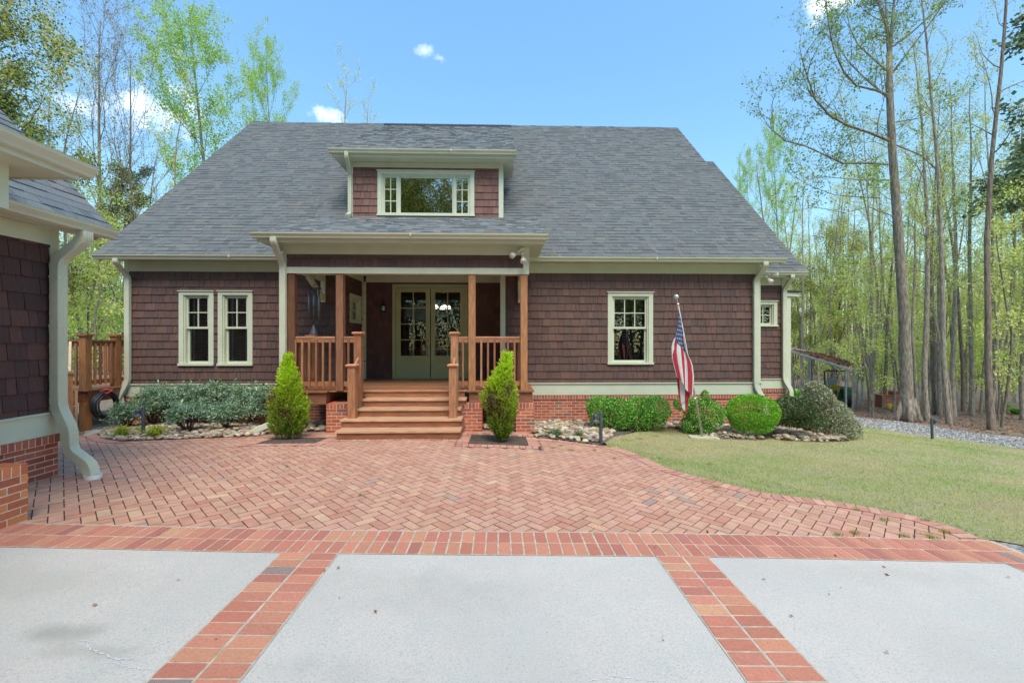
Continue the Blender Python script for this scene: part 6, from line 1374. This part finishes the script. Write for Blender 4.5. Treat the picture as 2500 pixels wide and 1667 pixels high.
proto('oak', seed=10, H=17, r0=.15, first=.2, nl=26, limb=.27, up=.7, twigs=7, sub=4, leaves=34000, lsize=.10, pal=OLV+[lin((96,120,52)), lin((80,104,52))], crown='oval', wob=.04, bark=(110,98,84), cl=.5)
used = {}
def tree(k, loc, rz, sc, label, cat='tree', group=None, name='tree', H=None):
    tr, cr = PR_[k]; s = sc if hasattr(sc, '__len__') else (sc, sc, sc); t = thing(name, loc, label, cat, group, local=True); t.rotation_euler = (0, 0, rz); t.scale = s
    for o in (tr, cr):
        if o is None: continue
        if k not in used: c = o
        else: c = o.copy(); C.objects.link(c)
        c.parent = t
    used[k] = 1; return t
def base(px, py=None, d=None):
    if d is None: return G(px, py)
    v = ray(px, 833); x, y = v.x*d, v.y*d; return Vector((x, y, gz(x, y)))
rt = random.Random(77)
# --- the individual trees the photograph singles out, left to right
tree('oak', base(40, d=17), .4, (1.0,1.0,.93), 'broad yellow-green tree filling the top left corner behind the garage', name='oak_tree')
tree('pine', base(-30, d=21), 1.1, (1.1,1.1,.95), 'dark needle tree mixed with the yellow-green one at the far left edge', name='pine_tree')
tree('bare', base(245, d=24), 2.0, (1.0,1.0,1.1), 'tall bare vase-shaped tree above the garage roof, against the white cloud', name='bare_tree')
tree('bare', base(325, d=27), .7, (.85,.85,1.12), 'second bare many-stemmed tree, just right of the tall vase-shaped one', name='bare_tree')
tree('pine', base(305, d=28), 3.3, (.75,.75,.72), 'small dark pine among the bare trees left of the roof', name='pine_tree')
tree('poplar', base(545, d=26), 1.9, (1.15,1.15,1.05), 'fresh green poplar rising highest over the left slope of the roof', name='poplar_tree')
tree('forest_c', base(418, d=22), 1.4, (1.1,1.1,1.15), 'slender green tree directly left of the tall poplar', name='slender_tree')
tree('poplar', base(684, d=31), 1.7, (.68,.68,1.14), 'narrow thin-leaved tree peeping over the left end of the ridge', name='slender_tree')
tree('forest_a', base(840, d=33), 1.2, (1.3,1.3,1.46), 'twiggy treetop above the ridge, left of the dormer', name='bare_tree')
tree('forest_b', base(900, d=36), 2.2, (1.2,1.2,1.48), 'low pale treetop just over the ridge beside the dormer roof', name='bare_tree')
tree('forest_c', base(215, d=19), 2.9, 1.0, 'leafy slender tree in the gap between garage and house', name='slender_tree')
# --- the big tree on the right, its limbs traced at their own distance
bt = base(2216, 1026); D0 = bt.y*math.cos(A)+bt.x*math.sin(A)
big = thing('big_tree', bt, 'tallest near tree with lichen-spotted straight trunk and upswept limbs, right of the carport', 'tree')
m = MB(); r = random.Random(5); bc = lin((142,132,118)); bigt = []
def pth(l, dd0, dd1): n = len(l); return [at(x, y, D0+dd0+(dd1-dd0)*i/(n-1)) for i, (x, y) in enumerate(l)]
TK = pth([(2216,1030),(2215,1005),(2213,950),(2211,870),(2207,760),(2198,640),(2188,500),(2178,360),(2172,230),(2171,130)], 0, 0)
m.tube(TK, [.33,.235,.185,.172,.165,.15,.135,.12,.105,.09], 14, bc)
for k in range(5): a = k*1.26+.4; m.tube([(bt.x+math.cos(a)*.4,bt.y+math.sin(a)*.36,bt.z-.1),(bt.x+math.cos(a)*.3,bt.y+math.sin(a)*.28,bt.z+.12),(bt.x+math.cos(a)*.15,bt.y+math.sin(a)*.15,bt.z+.8)], [.09,.1,.07], 6, bc)
LB = [([(2173,345),(2125,325),(2068,306),(2026,283),(1991,245),(1972,191),(1957,142)], 0, -1.5, .07), ([(2168,402),(2114,398),(2060,400),(2014,379),(1965,356),(1915,344),(1884,318),(1880,291)], 0, .8, .06),
 ([(2166,232),(2137,220),(2091,210),(2060,176),(2037,126),(2026,77),(2018,23),(2015,-40)], 0, -1, .06), ([(2166,238),(2110,190),(2070,150),(2045,110),(2040,60)], 0, 1.4, .05), ([(2164,172),(2129,142),(2095,111),(2075,69),(2068,34),(2070,-20)], 0, 1.2, .05),
 ([(2178,115),(2221,84),(2259,50),(2309,4),(2350,-40)], 0, .8, .05), ([(2177,180),(2221,122),(2271,57),(2305,8),(2330,-50)], 0, -1.2, .045), ([(2171,132),(2165,70),(2150,20),(2144,0),(2135,-80)], 0, .3, .09), ([(2173,130),(2178,60),(2183,0),(2188,-90)], 0, -.2, .09), ([(2172,118),(2164,40),(2158,-60)], 0, .9, .06),
 ([(2174,440),(2106,440),(2014,432),(1960,440)], 0, -.8, .035), ([(2150,484),(2080,480),(2037,476),(1980,455),(1930,425)], 0, 1.1, .03), ([(2182,352),(2250,380),(2290,420),(2310,470)], 0, 1.5, .035), ([(2178,300),(2240,290),(2300,260),(2350,235)], 0, 1, .03), ([(2186,530),(2120,505),(2060,520),(1990,505),(1920,520)], 0, -1.2, .03),
 ([(2190,640),(2120,655),(2050,690),(2010,730)], 0, -1, .03), ([(2160,355),(2130,345),(2110,350),(2090,330)], 0, .5, .02), ([(2200,600),(2260,560),(2330,550)], 0, 1, .03)]
def sub_(p, d, L, rad, lvl):
    P = [p]; d = d.normalized()
    for i in range(4): d = (d+Vector((r.gauss(0,.2), r.gauss(0,.2), r.gauss(.08,.15)))).normalized(); P.append(P[-1]+d*L/4)
    m.tube(P, [rad*(1-.18*i) for i in range(5)], 4 if lvl == 0 else 3, bc, cap=False); bigt.extend([(P[i], P[i+1]) for i in range(4)])
    if lvl < 2:
        for k in range(4 if lvl == 0 else 3): q = P[r.randint(1, 4)]; sub_(q, d+Vector((r.gauss(0,.8), r.gauss(0,.8), r.gauss(.3,.5))), L*r.uniform(.4,.65), rad*.5, lvl+1)
for l, a, b, rad in LB:
    P = pth(l, a, b); n = len(P); rad *= .72; m.tube(P, [rad*(1-.75*i/(n-1)) for i in range(n)], 7, bc, cap=False)
    for i in range(1, n):
        for k in range(3 if rad > .04 else 2): q = P[i-1].lerp(P[i], r.random()); sub_(q, (P[i]-P[i-1]).normalized()+Vector((r.gauss(0,.8), r.gauss(0,.9), r.gauss(.5,.5))), r.uniform(.8,1.6), rad*.28, 0)
m.build('trunk', BARK, big, True)
rs = np.random.RandomState(91); n = 13000; idx = rs.randint(0, len(bigt), n); a_ = np.array([bigt[i][0][:] for i in idx]); b_ = np.array([bigt[i][1][:] for i in idx]); P = a_+(b_-a_)*rs.rand(n, 1)+rs.randn(n, 3)*.07
quads('crown', leaf_quads(P, rs.randn(n, 3), .075, .024, rs), pcol(n, [lin((140,172,60)), lin((118,150,52)), lin((160,184,80))], [3,2,2], rs), LEAF, big)
# --- the traced trunks of the wood edge (picture x at the foot, foot row, lean in px, kind, thickness scale)
near = [('forest_b',2122,1003,-32,1.0,'pale leaning trunk next to the carport posts'),('forest_a',2131,998,-14,.95,'straight slim trunk just right of the carport'),('forest_c',2182,1006,-18,.95,'thin trunk in front of the brick pillars'),
 ('forest_d',2208,1000,-46,1.0,'trunk leaning left, directly behind the big lichen-spotted tree'),('forest_b',2255,998,-14,.95,'dark-footed trunk right of the big lichen-spotted tree'),('forest_d',2282,1010,-30,.86,'blackish trunk behind the right-hand path light'),
 ('forest_a',2318,1033,-40,1.02,'grey trunk standing forward of its neighbours at the leaf edge'),('forest_d',2352,1002,-22,.95,'sturdy trunk further back, middle of the wood edge'),('forest_c',2393,1010,-12,.95,'twin-stemmed thin trunk left of the flared one'),
 ('forest_d',2420,1047,-46,.95,'near trunk with a flared mossy foot towards the right edge'),('forest_a',2435,1008,-30,1.05,'smooth reddish-dark trunk near the right edge'),('forest_c',2492,1008,-20,.9,'thin trunk at the very right edge of the picture')]
for i, (k, px, py, ln, sc, lb) in enumerate(near):
    b = G(px, py); t = tree(k, b-Vector((0,0,.05)), i*1.3, (sc*.72, sc*.72, sc*rt.uniform(.95,1.1)), lb+' in the wood', name='forest_tree'); d = b.y; t.rotation_euler = (0, ln*d/FPX/10*.55, 0); t.rotation_euler = (Matrix.Rotation(ln/1042*1.25, 4, 'Y') @ Matrix.Rotation(i*1.3, 4, 'Z')).to_euler()
# yellow-green rounded trees and thin tops beyond the right roof slope
tree('oak', base(1905, d=34), 1.0, (.66,.66,.62), 'rounded bright yellow-green crown just right of the roof slope', name='oak_tree')
tree('oak', base(2030, d=30), 2.0, (.7,.7,.72), 'orange-tinged yellow-green crown behind the big tree', name='oak_tree')
tree('poplar', base(1838, d=38), .5, (.42,.42,.97), 'slim bare-looking treetop beside the wing roof', name='slender_tree')
tree('poplar', base(1915, d=33), .9, (.5,.5,.98), 'thin-leaved slim tree right of the wing roof', name='slender_tree')
tree('pine', base(2760, d=15.5), .3, (1.35,1.35,1.0), 'dark pine boughs hanging into the top right corner', name='pine_tree')
tree('pine', base(2640, d=24), 1.9, (1.0,1.0,1.0), 'further dark pine at the right picture edge', name='pine_tree')
# --- the wood itself
placed = []
def scatter(n, pxr, dr, kinds, group, label, name, smin=.85, smax=1.15, mind=1.3):
    k = 0; tries = 0
    while k < n and tries < n*30:
        tries += 1; px = rt.uniform(*pxr); d = math.sqrt(rt.uniform(dr[0]**2, dr[1]**2)); b = base(px, d=d)
        if 6 < b.x < 18.5 and b.y < 22.5 and not b.x > 15.5+(22-b.y)*.0 : continue
        if (1915 < px < 2125 and d < 27) or (2135 < px < 2215 and d < 24.5): continue
        if b.x < 10.5 and b.x > -10 and b.y < 24: continue
        if any((b.x-x)**2+(b.y-y)**2 < mind**2 for x, y in placed): continue
        placed.append((b.x, b.y)); tree(rt.choice(kinds), b-Vector((0,0,.05)), rt.random()*6.28, rt.uniform(smin, smax), label, group=group, name=name); k += 1
FA = ['forest_a','forest_b','forest_c','forest_d']
scatter(20, (1960,2620), (15.5,23), ['forest_a','forest_b','forest_c','forest_c'], 'nearer slim trees of the wood', 'slim tree standing among the nearer trunks of the wood', 'forest_tree', .75, .95, 1.0)
scatter(52, (1900,2640), (22,36), FA, 'slender trees of the wood behind the drive', 'slender spring tree in the wood right of the house', 'forest_tree', .72, 1.0)
scatter(46, (1880,2620), (34,62), FA, 'distant trees of the wood', 'distant slender tree deep in the wood right of the house', 'forest_tree', .8, 1.0)
scatter(16, (2640,3500), (16,32), FA, 'trees past the right picture edge', 'slender tree of the wood past the right picture edge', 'forest_tree')
scatter(34, (1960,2640), (15,30), ['sapling','sapling_b','sapling'], 'leafy saplings under the trees', 'light green leafy sapling in the understorey of the wood', 'sapling_tree', .8, 1.2)
scatter(30, (1890,2600), (30,50), ['sapling','sapling_b'], 'far leafy saplings', 'light green sapling far back in the wood', 'sapling_tree', 1.2, 1.6)
scatter(26, (60,420), (19,42), FA, 'trees behind the side deck', 'slender tree in the wood behind the side deck', 'forest_tree', .8, .98)
scatter(16, (120,330), (17,30), ['sapling','sapling_b'], 'saplings behind the side deck', 'light green sapling behind the side deck', 'sapling_tree', 1, 1.5)
# far wood: a mass nobody could count
rs = np.random.RandomState(12); n = 60000
px = np.where(rs.rand(n) < .72, rs.uniform(1860, 3300, n), rs.uniform(-260, 430, n)); d = rs.uniform(52, 80, n); rr2 = (px-1250)/FPX; x = (rr2*math.cos(A)+math.sin(A))*d; y = (-rr2*math.sin(A)+math.cos(A))*d; z0 = gza(x, y); h = rs.beta(1.1, 2.3, n)*17
P = np.c_[x, y, z0+h]; P += rs.randn(n, 3)*.5; pal = np.array(YGR+OLV+[lin((150,140,120)), lin((128,118,102))]); cl = rs.randint(0, len(pal), n)
nb = 0; P = np.r_[P, np.c_[rs.uniform(-55, 55, nb), rs.uniform(-44, -34, nb), rs.beta(1.1, 1.6, nb)*19-1]]; cl = np.r_[cl, rs.randint(0, len(pal), nb)]; n += nb
V = leaf_quads(P, rs.randn(n, 3), .30, .07, rs)
tag(quads('far_woods', V, pal[cl]*(.7+.5*rs.rand(n, 1)), LEAF), 'hazy far wood of spring leaves and twigs behind everything', 'woods', kind='stuff')
V = []; Cc = []; n = 1500
for i in range(n):
    px = rs.uniform(1860, 3300) if rs.rand() < .72 else rs.uniform(-260, 430); b = base(px, d=rs.uniform(48, 80)); w_ = rs.uniform(.05, .15); H = rs.uniform(11, 18); lx = rs.randn()*.6; c = np.array(lin((136,122,106)))*rs.uniform(.6, 1.1)
    for u in ((w_, 0), (0, w_)): V += [(b.x-u[0], b.y-u[1], b.z), (b.x+u[0], b.y+u[1], b.z), (b.x+u[0]*.3+lx, b.y+u[1]*.3, b.z+H), (b.x-u[0]*.3+lx, b.y-u[1]*.3, b.z+H)]; Cc.append(c)
tag(quads('far_trunks', np.array(V), np.array(Cc), TWIG), 'far mass of thin trunks closing off the wood', 'woods', kind='stuff')
# trees behind the viewer, seen only mirrored in the windows
for i in range(14):
    x = -24+i*3.6; b = Vector((x+rt.uniform(-1.0,1.0), -14-rt.random()*6, 0)); b.z = gz(b.x, b.y); tree(['oak','pine','forest_d','oak','oak','forest_a'][i % 6], b, rt.random()*6, rt.uniform(.9, 1.1), 'tree behind the viewer, mirrored in the window glass', group='trees mirrored in the windows', name='mirrored_tree')
for i in range(12):
    x = -26+i*4.4; b = Vector((x+rt.uniform(-1.5,1.5), -25-rt.random()*5, 0)); b.z = gz(b.x, b.y); tree(['oak','pine','forest_a'][i % 3], b, rt.random()*6, rt.uniform(.9, 1.2), 'tree behind the viewer, mirrored in the window glass', group='trees mirrored in the windows', name='mirrored_tree')

rs = np.random.RandomState(31); n = 120000; P = np.c_[rs.uniform(-60, 60, n), rs.uniform(-44, -32, n), rs.beta(1.0, 1.3, n)*30-1.5]; pal = np.array([lin((120,140,70)), lin((96,112,60)), lin((120,108,92)), lin((84,76,66))])
tag(quads('wood_behind', leaf_quads(P, rs.randn(n, 3), .42, .11, rs), pal[rs.randint(0, 4, n)], LEAF), 'wood behind the viewer that shows mirrored in the glass', 'woods', kind='stuff')

for x, y, sc in ((-9.5,-13,1.15),(-6,-15.5,1.25),(-3,-13.5,1.1),(.5,-15,1.2)):
    tree('oak', Vector((x, y, gz(x, y))), x, (sc, sc, 1.18), 'tree behind the viewer, mirrored in the window glass', group='trees mirrored in the windows', name='mirrored_tree')
